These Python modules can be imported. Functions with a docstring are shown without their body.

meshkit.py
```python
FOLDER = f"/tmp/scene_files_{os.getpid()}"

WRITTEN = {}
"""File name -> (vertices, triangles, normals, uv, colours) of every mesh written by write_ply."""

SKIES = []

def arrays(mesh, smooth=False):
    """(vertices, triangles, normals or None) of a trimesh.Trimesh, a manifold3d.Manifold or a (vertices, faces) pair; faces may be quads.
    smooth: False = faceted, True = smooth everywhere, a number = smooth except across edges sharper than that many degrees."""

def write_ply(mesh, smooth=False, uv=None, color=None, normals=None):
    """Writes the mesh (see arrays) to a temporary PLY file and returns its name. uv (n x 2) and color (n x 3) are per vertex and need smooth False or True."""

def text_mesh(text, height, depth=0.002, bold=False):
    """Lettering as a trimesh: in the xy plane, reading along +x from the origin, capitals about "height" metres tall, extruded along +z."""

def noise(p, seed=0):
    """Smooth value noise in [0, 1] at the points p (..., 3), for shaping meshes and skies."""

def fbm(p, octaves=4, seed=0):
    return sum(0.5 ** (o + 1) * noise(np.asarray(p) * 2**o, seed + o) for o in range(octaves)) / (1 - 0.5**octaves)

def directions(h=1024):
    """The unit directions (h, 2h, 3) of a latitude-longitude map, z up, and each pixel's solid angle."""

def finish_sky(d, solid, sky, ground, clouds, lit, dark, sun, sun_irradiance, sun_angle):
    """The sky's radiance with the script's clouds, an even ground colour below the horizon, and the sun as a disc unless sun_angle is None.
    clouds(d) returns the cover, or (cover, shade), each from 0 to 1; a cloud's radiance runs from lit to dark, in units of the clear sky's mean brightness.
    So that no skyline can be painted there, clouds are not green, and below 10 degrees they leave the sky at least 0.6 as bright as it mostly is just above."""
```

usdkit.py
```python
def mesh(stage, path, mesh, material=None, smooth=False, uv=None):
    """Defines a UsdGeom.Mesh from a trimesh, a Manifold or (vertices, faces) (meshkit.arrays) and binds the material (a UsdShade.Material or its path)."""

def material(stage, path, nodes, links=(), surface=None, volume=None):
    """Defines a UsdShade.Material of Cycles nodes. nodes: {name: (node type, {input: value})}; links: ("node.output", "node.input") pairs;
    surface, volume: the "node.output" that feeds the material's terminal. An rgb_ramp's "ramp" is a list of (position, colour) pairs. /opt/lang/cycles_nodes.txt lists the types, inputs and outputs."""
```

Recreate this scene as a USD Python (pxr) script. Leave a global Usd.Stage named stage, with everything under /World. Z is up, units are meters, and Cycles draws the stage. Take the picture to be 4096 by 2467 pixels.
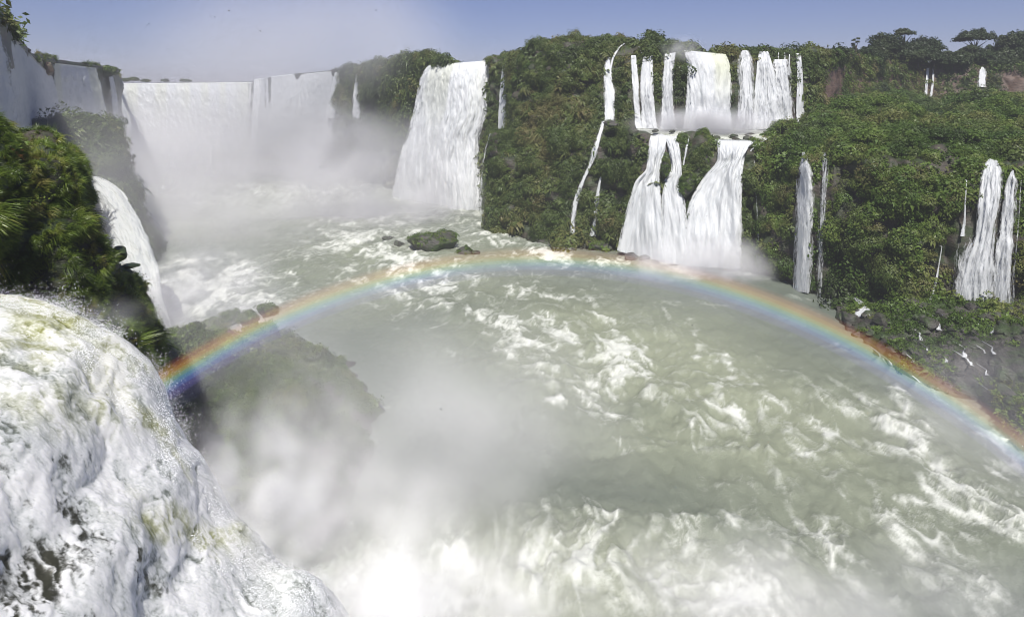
import math
import numpy as np
import shapely
import trimesh
import usdkit
from meshkit import fbm, noise
from pxr import Gf, Sdf, Usd, UsdGeom, UsdLux, UsdShade, Vt
from scipy.interpolate import PchipInterpolator
from scipy.ndimage import gaussian_filter

# ---------------------------------------------------------------- camera, sky, sun, exposure
stage = Usd.Stage.CreateInMemory()
W = UsdGeom.Xform.Define(stage, '/World')
stage.SetDefaultPrim(W.GetPrim())
CAM_Z, F_PX, HORIZON = 44.0, 650.0, 98.0
cam = UsdGeom.Camera.Define(stage, '/World/camera')
cam.CreateFocalLengthAttr(20.0)
cam.CreateHorizontalApertureAttr(20.0 * 1024 / F_PX)
cam.CreateVerticalApertureOffsetAttr(-20.0 * (308 - HORIZON) / F_PX)
cam.AddTranslateOp().Set(Gf.Vec3d(0, 0, CAM_Z))
cam.AddRotateXOp().Set(90.0)
cam.CreateExposureAttr(0.4)
SUN_EL, SUN_AZ = math.radians(55.3), math.radians(183.0)
SUN = np.array([math.sin(SUN_AZ) * math.cos(SUN_EL), math.cos(SUN_AZ) * math.cos(SUN_EL), math.sin(SUN_EL)])
sky = UsdLux.DomeLight.Define(stage, '/World/sky')
sky.GetPrim().SetCustomDataByKey('kind', 'structure')
sky_mat = usdkit.material(stage, '/World/Looks/sky_air', {
    's': ('sky_texture', {'sky_type': 'single_scattering', 'sun_disc': False, 'sun_elevation': SUN_EL, 'sun_rotation': SUN_AZ,
                          'altitude': 200.0, 'air_density': 1.0, 'aerosol_density': 1.2, 'ozone_density': 3.0}),
    't': ('mix_color', {'blend_type': 'multiply', 'fac': 1.0, 'b': (1.02, .935, 1.27)}),
    'b': ('background_shader', {'strength': 0.05})}, [('s.color', 't.a'), ('t.result', 'b.color')], surface='b.background')
UsdShade.MaterialBindingAPI.Apply(sky.GetPrim()).Bind(sky_mat)
sun = UsdLux.DistantLight.Define(stage, '/World/sun')
sun.CreateIntensityAttr(1.25)
sun.CreateNormalizeAttr(True)
sun.CreateAngleAttr(0.5)
sun.CreateColorAttr(Gf.Vec3f(1.0, 0.965, 0.90))
sun.AddTransformOp().Set(Gf.Matrix4d(Gf.Rotation(Gf.Vec3d(0, 0, 1), Gf.Vec3d(*map(float, SUN))), Gf.Vec3d(0, 0, 300)))

# ---------------------------------------------------------------- helpers
rng = np.random.default_rng(7)
taken = {}


def numbered(path):
    k = taken.get(path, 0)
    taken[path] = k + 1
    return path if k == 0 else f'{path}_{k:03d}'


def tag(prim, label=None, cat=None, group=None, kind=None):
    for k, v in (('label', label), ('category', cat), ('group', group), ('kind', kind)):
        if v:
            prim.SetCustomDataByKey(k, v)
    return prim


def obj(name, mesh, mat, parent=None, smooth=False, prims=None):
    path = numbered((str(parent.GetPath()) if parent else '/World') + '/' + name)
    m = usdkit.mesh(stage, path, mesh, mat, smooth=smooth)
    for k, v in (prims or {}).items():
        v = np.asarray(v, np.float32)
        api = UsdGeom.PrimvarsAPI(m)
        if v.ndim == 1:
            api.CreatePrimvar(k, Sdf.ValueTypeNames.FloatArray, 'vertex').Set(Vt.FloatArray.FromNumpy(v))
        else:
            api.CreatePrimvar(k, Sdf.ValueTypeNames.Float3Array, 'vertex').Set(Vt.Vec3fArray.FromNumpy(v))
    return m.GetPrim()


def thing(name, label, cat, loc=(0, 0, 0), rot=0, group=None):
    x = UsdGeom.Xform.Define(stage, numbered('/World/' + name))
    x.AddTranslateOp().Set(Gf.Vec3d(*map(float, loc)))
    if rot:
        x.AddRotateZOp().Set(math.degrees(rot))
    return tag(x.GetPrim(), label, cat, group)


def at(px, py, d):
    """The point at depth d (metres north of the viewpoint) on the line of sight of a pixel of the 1024 x 616 photograph."""
    px, py, d = np.broadcast_arrays(np.asarray(px, float), np.asarray(py, float), np.asarray(d, float))
    return np.stack([(px - 512) / F_PX * d, d, CAM_Z - (py - HORIZON) / F_PX * d], -1)


def pix(p):
    return 512 + p[..., 0] / p[..., 1] * F_PX, HORIZON - (p[..., 2] - CAM_Z) / p[..., 1] * F_PX


def grid_faces(nu, nv):
    i, j = np.meshgrid(np.arange(nu - 1), np.arange(nv - 1), indexing='ij')
    a = (i * nv + j).ravel()
    return np.vstack([np.c_[a, a + nv, a + nv + 1], np.c_[a, a + nv + 1, a + 1]])


def normals(g):
    n = np.cross(np.gradient(g, axis=0), np.gradient(g, axis=1))
    return n / np.maximum(np.linalg.norm(n, axis=-1, keepdims=True), 1e-9)


def loft(cols, nu, nv, back=60.0, under=True):
    """cols: columns of (px, py, depth), all of one length -> a grid of points. The top runs back, the foot goes below the water."""
    pts = []
    for c in cols:
        p = at(*np.array(c, float).T)
        top = p[0] + np.array([p[0, 0] * back / p[0, 1], back, -1.5])
        rows = [top, top * .12 + p[0] * .88, *p]
        if under:
            rows.append(p[-1] * np.array([1, 1, 0]) + np.array([0, -.5, -4]))
        pts.append(rows)
    pts = np.array(pts)
    n, r = pts.shape[:2]
    # even spacing along both ways
    lu = np.r_[0, np.cumsum(np.linalg.norm(np.diff(pts[:, 2], axis=0), axis=-1) + 2)]
    pts = PchipInterpolator(lu, pts, axis=0)(np.linspace(0, lu[-1], nu))
    lv = np.linalg.norm(np.diff(pts, axis=1), axis=-1).mean(0)
    lv[0] = min(lv[0], 8)
    lv = np.r_[0, np.cumsum(lv + 1)]
    return PchipInterpolator(lv, pts, axis=1)(np.linspace(0, lv[-1], nv))


def ridged(p, octaves=3, seed=0):
    return sum(.5 ** o * (1 - np.abs(2 * noise(np.asarray(p) * 2.03 ** o, seed + 17 * o) - 1)) for o in range(octaves)) / (2 - .5 ** (octaves - 1))


def billow(p, octaves=3, seed=0):
    return sum(.5 ** o * np.abs(2 * noise(np.asarray(p) * 2.03 ** o, seed + 17 * o) - 1) for o in range(octaves)) / (2 - .5 ** (octaves - 1))


def smoothstep(x, a, b):
    t = np.clip((x - a) / (b - a), 0, 1)
    return t * t * (3 - 2 * t)


# ---------------------------------------------------------------- materials
def M(name, nodes, links=(), surface=None, volume=None):
    return usdkit.material(stage, '/World/Looks/' + name, nodes, links, surface, volume)


def rock_material(name, dark, light, moss, moss_at=.5):
    return M(name, {
        'g': ('geometry', {}), 'n': ('noise_texture', {'scale': .25, 'detail': 6.0, 'roughness': .65}),
        'm': ('mapping', {'mapping_type': 'point', 'scale': (.6, .6, 2.2)}), 'n2': ('noise_texture', {'scale': .9, 'detail': 6.0, 'roughness': .7}),
        'r': ('rgb_ramp', {'ramp': [(.3, dark), (.7, light)]}),
        'mr': ('map_range', {'range_type': 'smoothstep', 'from_min': moss_at - .1, 'from_max': moss_at + .1, 'clamp': True}),
        'mx': ('mix_color', {'b': moss}), 'bp': ('bump', {'strength': .8, 'distance': .5}),
        'p': ('principled_bsdf', {'roughness': .5, 'specular_ior_level': .4})},
        [('g.position', 'n.vector'), ('g.position', 'm.vector'), ('m.vector', 'n2.vector'), ('n2.fac', 'r.fac'), ('n.fac', 'mr.value'), ('mr.result', 'mx.fac'),
         ('r.color', 'mx.a'), ('mx.result', 'p.base_color'), ('n2.fac', 'bp.height'), ('bp.normal', 'p.normal')], surface='p.BSDF')


def leaf_material(name, colours, scale=.06, translucent=.3, rough=.5):
    n = len(colours)
    return M(name, {
        'o': ('object_info', {}), 'g': ('geometry', {}), 'n': ('noise_texture', {'scale': scale, 'detail': 3.0}),
        'w': ('math', {'math_type': 'multiply_add', 'value2': 2.3, 'value3': -.85}),
        'a': ('math', {'math_type': 'multiply_add', 'value2': .45}),
        'r': ('rgb_ramp', {'ramp': [(i / (n - 1), c) for i, c in enumerate(colours)]}),
        'p': ('principled_bsdf', {'roughness': rough, 'specular_ior_level': .35}), 't': ('translucent_bsdf', {}), 'mx': ('mix_closure', {'fac': translucent})},
        [('g.position', 'n.vector'), ('n.fac', 'w.value1'), ('o.random', 'a.value1'), ('w.value', 'a.value3'), ('a.value', 'r.fac'),
         ('r.color', 'p.base_color'), ('r.color', 't.color'), ('p.BSDF', 'mx.closure1'), ('t.BSDF', 'mx.closure2')], surface='mx.closure')


basalt = rock_material('wet_basalt', (.018, .016, .014), (.075, .06, .045), (.03, .045, .016), .5)
brown_rock = rock_material('brown_rock', (.045, .03, .024), (.13, .085, .062), (.05, .06, .03), .62)
boulder_rock = rock_material('boulder_rock', (.018, .017, .016), (.085, .078, .068), (.035, .055, .018), .54)
moss_leaf = leaf_material('cliff_moss', [(.030, .044, .013), (.058, .092, .020), (.098, .130, .032), (.14, .125, .045)])
bench_leaf = leaf_material('bench_leaf', [(.030, .054, .011), (.060, .108, .017), (.102, .158, .025), (.15, .165, .045)])
near_leaf = leaf_material('near_grass', [(.038, .056, .010), (.085, .135, .018), (.15, .205, .030), (.24, .22, .06)], scale=.35, rough=.35)
tree_leaf = leaf_material('tree_leaf', [(.022, .036, .013), (.034, .054, .018), (.05, .066, .024)])
fern_leaf = leaf_material('fern_leaf', [(.09, .15, .025), (.16, .25, .04), (.24, .30, .06)], scale=2.0)
dry_leaf = leaf_material('dry_leaf', [(.14, .07, .025), (.22, .11, .04)], scale=2.0)
bark = M('bark', {'p': ('principled_bsdf', {'base_color': (.06, .05, .042), 'roughness': .85})}, surface='p.BSDF')
feather = M('dark_feather', {'p': ('principled_bsdf', {'base_color': (.02, .02, .022), 'roughness': .7})}, surface='p.BSDF')


def water_fall_material(name, cover, soft, tint=(.60, .615, .62), shade=(.47, .50, .52), thick=(.56, .58, .42)):
    """Falling water: white strands along the fall. 'flow' = metres across, metres down; 'edge' runs from 0 at the rims to 1 in the middle."""
    return M(name, {
        'f': ('attribute', {'attribute': 'flow'}), 'e': ('attribute', {'attribute': 'edge'}), 'th': ('attribute', {'attribute': 'thick'}),
        'm1': ('mapping', {'mapping_type': 'point', 'scale': (.8, .15, 1)}), 'n1': ('noise_texture', {'scale': 1.0, 'detail': 5.0, 'roughness': .62, 'distortion': .35}),
        'm2': ('mapping', {'mapping_type': 'point', 'scale': (2.6, .85, 1)}), 'n2': ('noise_texture', {'scale': 1.0, 'detail': 4.0, 'roughness': .65, 'distortion': .6}),
        'sum': ('math', {'math_type': 'multiply_add', 'value2': .62}), 'h2': ('math', {'math_type': 'multiply', 'value2': .38}),
        'ed': ('math', {'math_type': 'multiply_add', 'value2': cover, 'value3': -.32}), 'al': ('math', {'math_type': 'add'}),
        'mr': ('map_range', {'range_type': 'smoothstep', 'from_min': .5 - soft, 'from_max': .5 + soft, 'clamp': True}),
        'cr': ('rgb_ramp', {'ramp': [(.3, shade), (.56, tint)]}), 'tm': ('mix_color', {'b': thick}),
        'bp': ('bump', {'strength': .6, 'distance': .6}),
        'p': ('principled_bsdf', {'roughness': .65, 'specular_ior_level': .2}), 'tl': ('translucent_bsdf', {}), 'pm': ('mix_closure', {'fac': .12}),
        't': ('transparent_bsdf', {}), 'mx': ('mix_closure', {})},
        [('f.vector', 'm1.vector'), ('f.vector', 'm2.vector'), ('m1.vector', 'n1.vector'), ('m2.vector', 'n2.vector'),
         ('n2.fac', 'h2.value1'), ('n1.fac', 'sum.value1'), ('h2.value', 'sum.value3'), ('e.fac', 'ed.value1'), ('ed.value', 'al.value1'), ('sum.value', 'al.value2'),
         ('al.value', 'mr.value'), ('sum.value', 'cr.fac'), ('th.fac', 'tm.fac'), ('cr.color', 'tm.a'), ('tm.result', 'p.base_color'), ('tm.result', 'tl.color'),
         ('sum.value', 'bp.height'), ('bp.normal', 'p.normal'), ('p.BSDF', 'pm.closure1'), ('tl.BSDF', 'pm.closure2'),
         ('mr.result', 'mx.fac'), ('t.BSDF', 'mx.closure1'), ('pm.closure', 'mx.closure2')], surface='mx.closure')


full_water = water_fall_material('full_white_water', .85, .08)
strand_water = water_fall_material('stranded_white_water', .56, .09)
lace_water = water_fall_material('lacy_white_water', .36, .10)

river_mat = M('river_water', {
    'a': ('attribute', {'attribute': 'foam'}), 'c': ('attribute', {'attribute': 'milk'}), 'g': ('geometry', {}),
    'n': ('noise_texture', {'scale': 2.3, 'detail': 6.0, 'roughness': .7, 'distortion': 1.2}),
    'na': ('math', {'math_type': 'multiply_add', 'value2': .85, 'value3': -.43}), 'fa': ('math', {'math_type': 'add'}),
    'mr': ('map_range', {'range_type': 'smoothstep', 'from_min': .14, 'from_max': 1.3, 'clamp': True}),
    'deep': ('mix_color', {'a': (.128, .147, .122), 'b': (.245, .265, .190)}), 'fc': ('mix_color', {'b': (.60, .615, .56)}),
    'rg': ('map_range', {'from_min': 0.0, 'from_max': 1.0, 'to_min': .28, 'to_max': .75}),
    'b': ('bump', {'strength': .6, 'distance': .4}), 'p': ('principled_bsdf', {'ior': 1.33, 'specular_ior_level': .35})},
    [('g.position', 'n.vector'), ('n.fac', 'na.value1'), ('na.value', 'fa.value1'), ('a.fac', 'fa.value2'), ('fa.value', 'mr.value'), ('c.fac', 'deep.fac'),
     ('deep.result', 'fc.a'), ('mr.result', 'fc.fac'), ('fc.result', 'p.base_color'), ('mr.result', 'rg.value'), ('rg.result', 'p.roughness'),
     ('n.fac', 'b.height'), ('b.normal', 'p.normal')], surface='p.BSDF')

cascade_mat = M('cascade_water', {
    'a': ('attribute', {'attribute': 'foam'}), 'k': ('attribute', {'attribute': 'bed'}), 'f': ('attribute', {'attribute': 'flow'}), 'o': ('attribute', {'attribute': 'olive'}),
    'n': ('noise_texture', {'scale': 9.0, 'detail': 5.0, 'roughness': .7, 'distortion': .8}),
    'na': ('math', {'math_type': 'multiply_add', 'value2': .7, 'value3': -.35}), 'fa': ('math', {'math_type': 'add'}),
    'ka': ('math', {'math_type': 'subtract'}), 'kr': ('map_range', {'range_type': 'smoothstep', 'from_min': .22, 'from_max': .95, 'clamp': True}),
    'cr': ('rgb_ramp', {'ramp': [(0, (.22, .24, .21)), (.22, (.40, .425, .395)), (.45, (.62, .64, .62)), (.75, (.76, .77, .75)), (1, (.84, .84, .82))]}),
    'ol': ('rgb_ramp', {'ramp': [(0, (.17, .18, .055)), (.35, (.30, .31, .12)), (.65, (.50, .51, .33)), (1, (.80, .80, .72))]}),
    'mo': ('mix_color', {}), 'bd': ('mix_color', {'b': (.045, .045, .028)}),
    'b': ('bump', {'strength': .25, 'distance': .05}), 'tl': ('translucent_bsdf', {}), 'mxs': ('mix_closure', {'fac': .2}),
    'p': ('principled_bsdf', {'roughness': .35, 'specular_ior_level': .5, 'subsurface_method': 'random_walk', 'subsurface_weight': .7, 'subsurface_scale': .16, 'subsurface_radius': (1.0, 1.0, .9)})},
    [('f.vector', 'n.vector'), ('n.fac', 'na.value1'), ('na.value', 'fa.value1'), ('a.fac', 'fa.value2'),
     ('fa.value', 'cr.fac'), ('fa.value', 'ol.fac'), ('o.fac', 'mo.fac'), ('cr.color', 'mo.a'), ('ol.color', 'mo.b'),
     ('k.fac', 'ka.value1'), ('na.value', 'ka.value2'), ('ka.value', 'kr.value'), ('kr.result', 'bd.fac'), ('mo.result', 'bd.a'), ('bd.result', 'p.base_color'), ('bd.result', 'tl.color'),
     ('n.fac', 'b.height'), ('b.normal', 'p.normal'), ('p.BSDF', 'mxs.closure1'), ('tl.BSDF', 'mxs.closure2')], surface='mxs.closure')
drop_mat = M('spray_drop', {'p': ('principled_bsdf', {'base_color': (.80, .81, .81), 'roughness': .4})}, surface='p.BSDF')

# ---------------------------------------------------------------- where the waterfalls run (outlines in the photograph), needed by the cliffs
# name: (left edge, right edge) polylines from the lip down; the depth is found on the cliff behind
FALLS = {
    'throat_left': ([(-30, 2), (-30, 150), (-30, 320)], [(3, 36), (20, 100), (30, 180)]),
    'throat_left_b': ([(7, 33), (10, 70), (14, 170)], [(54, 79), (62, 120), (70, 180)]),
    'throat_left_c': ([(53, 63), (56, 110), (66, 190)], [(97, 68), (108, 120), (116, 190)]),
    'throat_left_d': ([(107, 70), (112, 110), (117, 190)], [(112, 74), (120, 110), (125, 190)]),
    'far_curtain': ([(114, 83.5), (114, 120), (114, 152)], [(253, 82), (253, 120), (253, 153)]),
    'far_veil': ([(253, 80), (251, 110), (249, 152)], [(343, 70), (338, 110), (330, 160)]),
    'far_a': ([(254, 79), (252, 110), (250, 150)], [(268, 77.5), (269, 110), (269, 150)]),
    'far_b': ([(271, 76.5), (270, 110), (268, 150)], [(295, 73.5), (295, 110), (294, 150)]),
    'far_c': ([(301, 74), (297, 105), (292, 150)], [(330, 71), (327, 105), (322, 150)]),
    'far_d': ([(334, 73), (329, 95), (324, 118)], [(342, 70), (340, 95), (338, 118)]),
    'hazy_ribbon': ([(356, 69), (352, 100), (351, 118)], [(358, 69), (361, 100), (363, 118)]),
    'centre': ([(428, 65), (420, 79), (415, 102), (408, 130), (397, 165), (390, 206)], [(491, 60), (489, 80), (488, 110), (480, 140), (480, 172), (481, 211)]),
    'thin': ([(505, 58), (501, 76), (499, 100), (497.5, 130)], [(507.5, 58), (507, 76), (508, 100), (505, 130)]),
    'thin_foot': ([(489, 134), (482, 155), (478, 180), (477, 212)], [(491, 134), (487, 155), (485, 180), (485, 214)]),
    'stream_upper': ([(606, 57), (603, 75), (603, 95), (603, 121)], [(611, 57), (613, 75), (616, 95), (616, 121)]),
    'stream_top': ([(623, 43), (613, 53), (609, 66), (608, 80)], [(626, 43), (618, 53), (613, 66), (612, 80)]),
    'stream_mid': ([(601, 121), (596, 134), (590, 150), (586, 166), (577, 185), (570, 208), (568, 234)], [(606, 121), (604, 134), (600, 150), (593, 166), (585, 185), (579, 208), (577, 234)]),
    'stream_low': ([(600, 175), (594, 195), (591, 215), (588, 236)], [(602.5, 175), (601, 195), (600, 215), (598, 236)]),
    'trickle_top': ([(636, 42), (638, 48), (640, 53)], [(637.5, 42), (641, 48), (644, 53)]),
    'upper_a': ([(629.5, 55), (631, 85), (633, 110), (634, 128)], [(637, 55), (640, 85), (641, 110), (645, 128)]),
    'upper_b': ([(643, 57), (640, 85), (641, 110), (641, 128)], [(653, 55), (653.5, 85), (655, 110), (659, 128)]),
    'upper_c': ([(663, 54), (661, 85), (660, 110), (657, 129)], [(677, 52), (674, 85), (675, 110), (679, 129)]),
    'upper_d': ([(684, 50), (687, 70), (686, 95), (682, 129)], [(726, 54), (731, 75), (731, 105), (733, 129)]),
    'upper_e': ([(742, 50), (736, 60), (735, 95), (732, 129)], [(748, 50), (754, 60), (757, 95), (758, 129)]),
    'upper_f': ([(760, 51), (757, 62), (754, 95), (751, 129)], [(768, 51), (772, 62), (780, 95), (784, 129)]),
    'upper_g': ([(773, 59), (772, 75), (774, 100), (776, 128)], [(789, 59), (792, 75), (794, 100), (796, 128)]),
    'upper_g_rill': ([(777.5, 52), (777.5, 57), (777, 63)], [(779.5, 52), (779.5, 57), (780, 63)]),
    'upper_g_rill_b': ([(784, 52), (784, 58), (784, 64)], [(785.5, 52), (786, 58), (786.5, 64)]),
    'upper_g_rill_c': ([(788.5, 54), (788, 62), (787, 75)], [(790.5, 54), (790.5, 62), (791, 75)]),
    'upper_h': ([(795, 53), (797, 75), (796, 105), (797, 127)], [(801, 53), (803, 75), (804, 105), (810, 127)]),
    'lower_a': ([(651, 132), (648, 148), (646, 168), (636, 180), (627, 207), (617, 250)], [(668, 132), (665, 150), (660, 170), (661, 190), (664, 220), (668, 262)]),
    'lower_b': ([(663, 132), (668, 150), (671, 168), (662, 185), (660, 220), (656, 262)], [(677, 132), (680, 150), (682, 172), (684, 195), (688, 225), (692, 264)]),
    'lower_c': ([(686, 136), (684, 150), (682, 165)], [(691, 136), (688, 150), (685, 165)]),
    'lower_d': ([(717, 140), (717, 158), (705, 175), (690, 200), (682, 230), (677, 264)], [(757, 141), (746, 152), (743, 170), (742, 200), (742, 235), (741, 268)]),
    'lower_e': ([(756, 144), (749, 150), (744, 157)], [(759, 144), (752, 152), (746, 160)]),
    'veil': ([(753, 160), (755, 200), (757, 240), (758.5, 274)], [(755, 160), (758, 200), (759.5, 240), (761, 274)]),
    'twin_a': ([(802, 149), (801, 158), (797, 170), (795, 200), (794, 240), (791, 290)], [(805, 149), (807, 158), (813, 172), (815, 200), (814, 240), (811, 292)]),
    'twin_b': ([(822, 150), (818, 165), (817, 200), (815, 240), (813, 294)], [(829, 150), (830, 165), (828, 200), (825, 240), (823, 297)]),
    'rear_a': ([(926, 68), (925, 80), (924, 92), (922.5, 105)], [(930, 68), (929, 80), (928, 92), (928, 105)]),
    'rear_b': ([(931.5, 68), (931, 80), (929, 92), (928, 103)], [(935, 68), (935, 80), (934, 92), (930, 104)]),
    'rear_c': ([(981, 67), (978, 74), (977, 87)], [(984, 67), (987, 74), (987, 87)]),
    'east_a': ([(965, 180), (964, 200), (962, 220), (958, 236)], [(968, 180), (967, 200), (967, 220), (967, 236)]),
    'east_b': ([(989, 158), (981, 172), (977, 200), (974, 230), (963, 260), (956, 298)], [(997, 160), (1002, 172), (1001, 200), (996, 230), (995, 260), (996, 300)]),
    'east_c': ([(1012, 170), (1004, 186), (1000, 220), (994, 250), (991, 300)], [(1014, 170), (1016, 190), (1015, 220), (1013, 250), (1011, 302)]),
    'east_d': ([(1020, 178), (1018, 200), (1016, 230), (1013, 262), (1010, 302)], [(1023, 178), (1022, 200), (1020, 230), (1017, 262), (1016, 302)]),
    'east_rim': ([(956, 236), (952, 255), (949, 275), (947, 297)], [(970, 234), (972, 255), (972, 275), (972, 299)]),
    'east_base': ([(962, 226), (958, 245), (953, 270), (950, 299)], [(1016, 226), (1015, 245), (1013, 270), (1012, 301)]),
    'east_rill': ([(941, 246), (938, 263), (933, 283), (927, 302)], [(943, 246), (940.5, 263), (938, 283), (933, 302)]),
}


def outline(name):
    a, b = FALLS[name]
    return shapely.Polygon(a + b[::-1]).buffer(0)


clear_of = {}


def fall_mask(pts, names, grow=1.0):
    x, y = pix(pts)
    out = np.zeros(x.shape, bool)
    for n in names:
        g = clear_of.setdefault((n, grow), outline(n).buffer(grow))
        shapely.prepare(g)
        out |= shapely.contains_xy(g, x, y)
    return out


# ---------------------------------------------------------------- cliffs
cliff_data = {}


def cliff(key, cols, nu, nv, amp, size, mat, seed, back=60.0, falls=()):
    g = loft(cols, nu, nv, back)
    n = normals(g)
    if (n[..., 1].mean() > 0) != (False):
        n = -n
    s = 1.0 / size
    d = (billow(g * s, 3, seed) - .42) * amp * 1.5 + (fbm(g * s * .35, 3, seed + 5) - .5) * amp * 1.2
    water = gaussian_filter(fall_mask(g, falls, 2.0).astype(float), 2.0) if falls else 0
    d = d * (1 - .75 * water) - water * .8
    g = g + n * d[..., None]
    v, f = g.reshape(-1, 3), grid_faces(nu, nv)
    fn = np.cross(v[f[:, 1]] - v[f[:, 0]], v[f[:, 2]] - v[f[:, 0]])
    if fn[:, 1].mean() > 0:
        f = f[:, ::-1]
    mesh = trimesh.Trimesh(v, f, process=False)
    p = obj('cliff', mesh, mat, smooth=True)
    tag(p, kind='structure')
    cliff_data[key] = mesh
    return mesh


A_F = ['throat_left', 'throat_left_b', 'throat_left_c', 'throat_left_d']
B_F = ['far_curtain', 'far_a', 'far_b', 'far_c', 'far_d']
C_F = ['hazy_ribbon', 'centre']
D_F = ['thin', 'thin_foot', 'stream_upper', 'stream_top', 'stream_mid', 'stream_low', 'trickle_top', 'upper_a', 'upper_b', 'upper_c', 'upper_d', 'upper_e', 'upper_f', 'upper_g',
       'upper_g_rill', 'upper_g_rill_b', 'upper_g_rill_c', 'upper_h', 'lower_a', 'lower_b', 'lower_c', 'lower_d', 'lower_e']
E_F = ['rear_a', 'rear_b', 'rear_c']
F_F = ['veil', 'twin_a', 'twin_b', 'east_a', 'east_b', 'east_c', 'east_d', 'east_rim', 'east_base', 'east_rill']


def base_y(d):
    return HORIZON + CAM_Z * F_PX / d


cliff('left_wall', [[(x, y, d), (x, y + 25, d - 1.5), (x + dx * .5, (y + base_y(d)) / 2, d - 3), (x + dx, base_y(d - 4), d - 4)] for x, y, d, dx in
                    [(-60, -10, 88, 10), (-30, 0, 97, 10), (0, 22, 118, 6), (8, 31, 136, 6), (20, 45, 172, 8), (32, 56, 215, 8), (44, 59, 240, 8), (54, 62, 256, 8), (75, 64, 275, 8), (97, 67, 298, 8),
                     (112, 71, 330, 8), (117, 77, 352, 8), (119, 81, 420, 6), (116, 82, 500, 4)]], 150, 60, 3.4, 9, basalt, 11, falls=A_F)
cliff('far_wall', [[(x, y, d), (x, (y + base_y(d)) / 2, d - 2), (x, base_y(d - 4), d - 4)] for x, y, d in
                   [(95, 83, 535), (115, 82.5, 522), (180, 81.5, 514), (252, 80.5, 512), (265, 77.5, 482), (290, 73.5, 450), (320, 70.5, 420), (345, 67.5, 392), (352, 66, 380)]], 150, 40, 2.0, 10, basalt, 23, falls=B_F)
cliff('hazy_wall', [[(x, y, d), (x, y + 8, d - 3), (x - 2, 110, d - 8), (x - 4, base_y(d - 16) * .35 + 72, d - 9), (x - 4, base_y(d - 16), d - 16)] for x, y, d in
                    [(338, 69, 402), (360, 64, 374), (400, 57, 324), (425, 53, 296), (447, 57, 278), (470, 60, 273), (492, 58, 272), (512, 56, 274)]], 130, 60, 3.0, 9, basalt, 31, falls=C_F)
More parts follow.
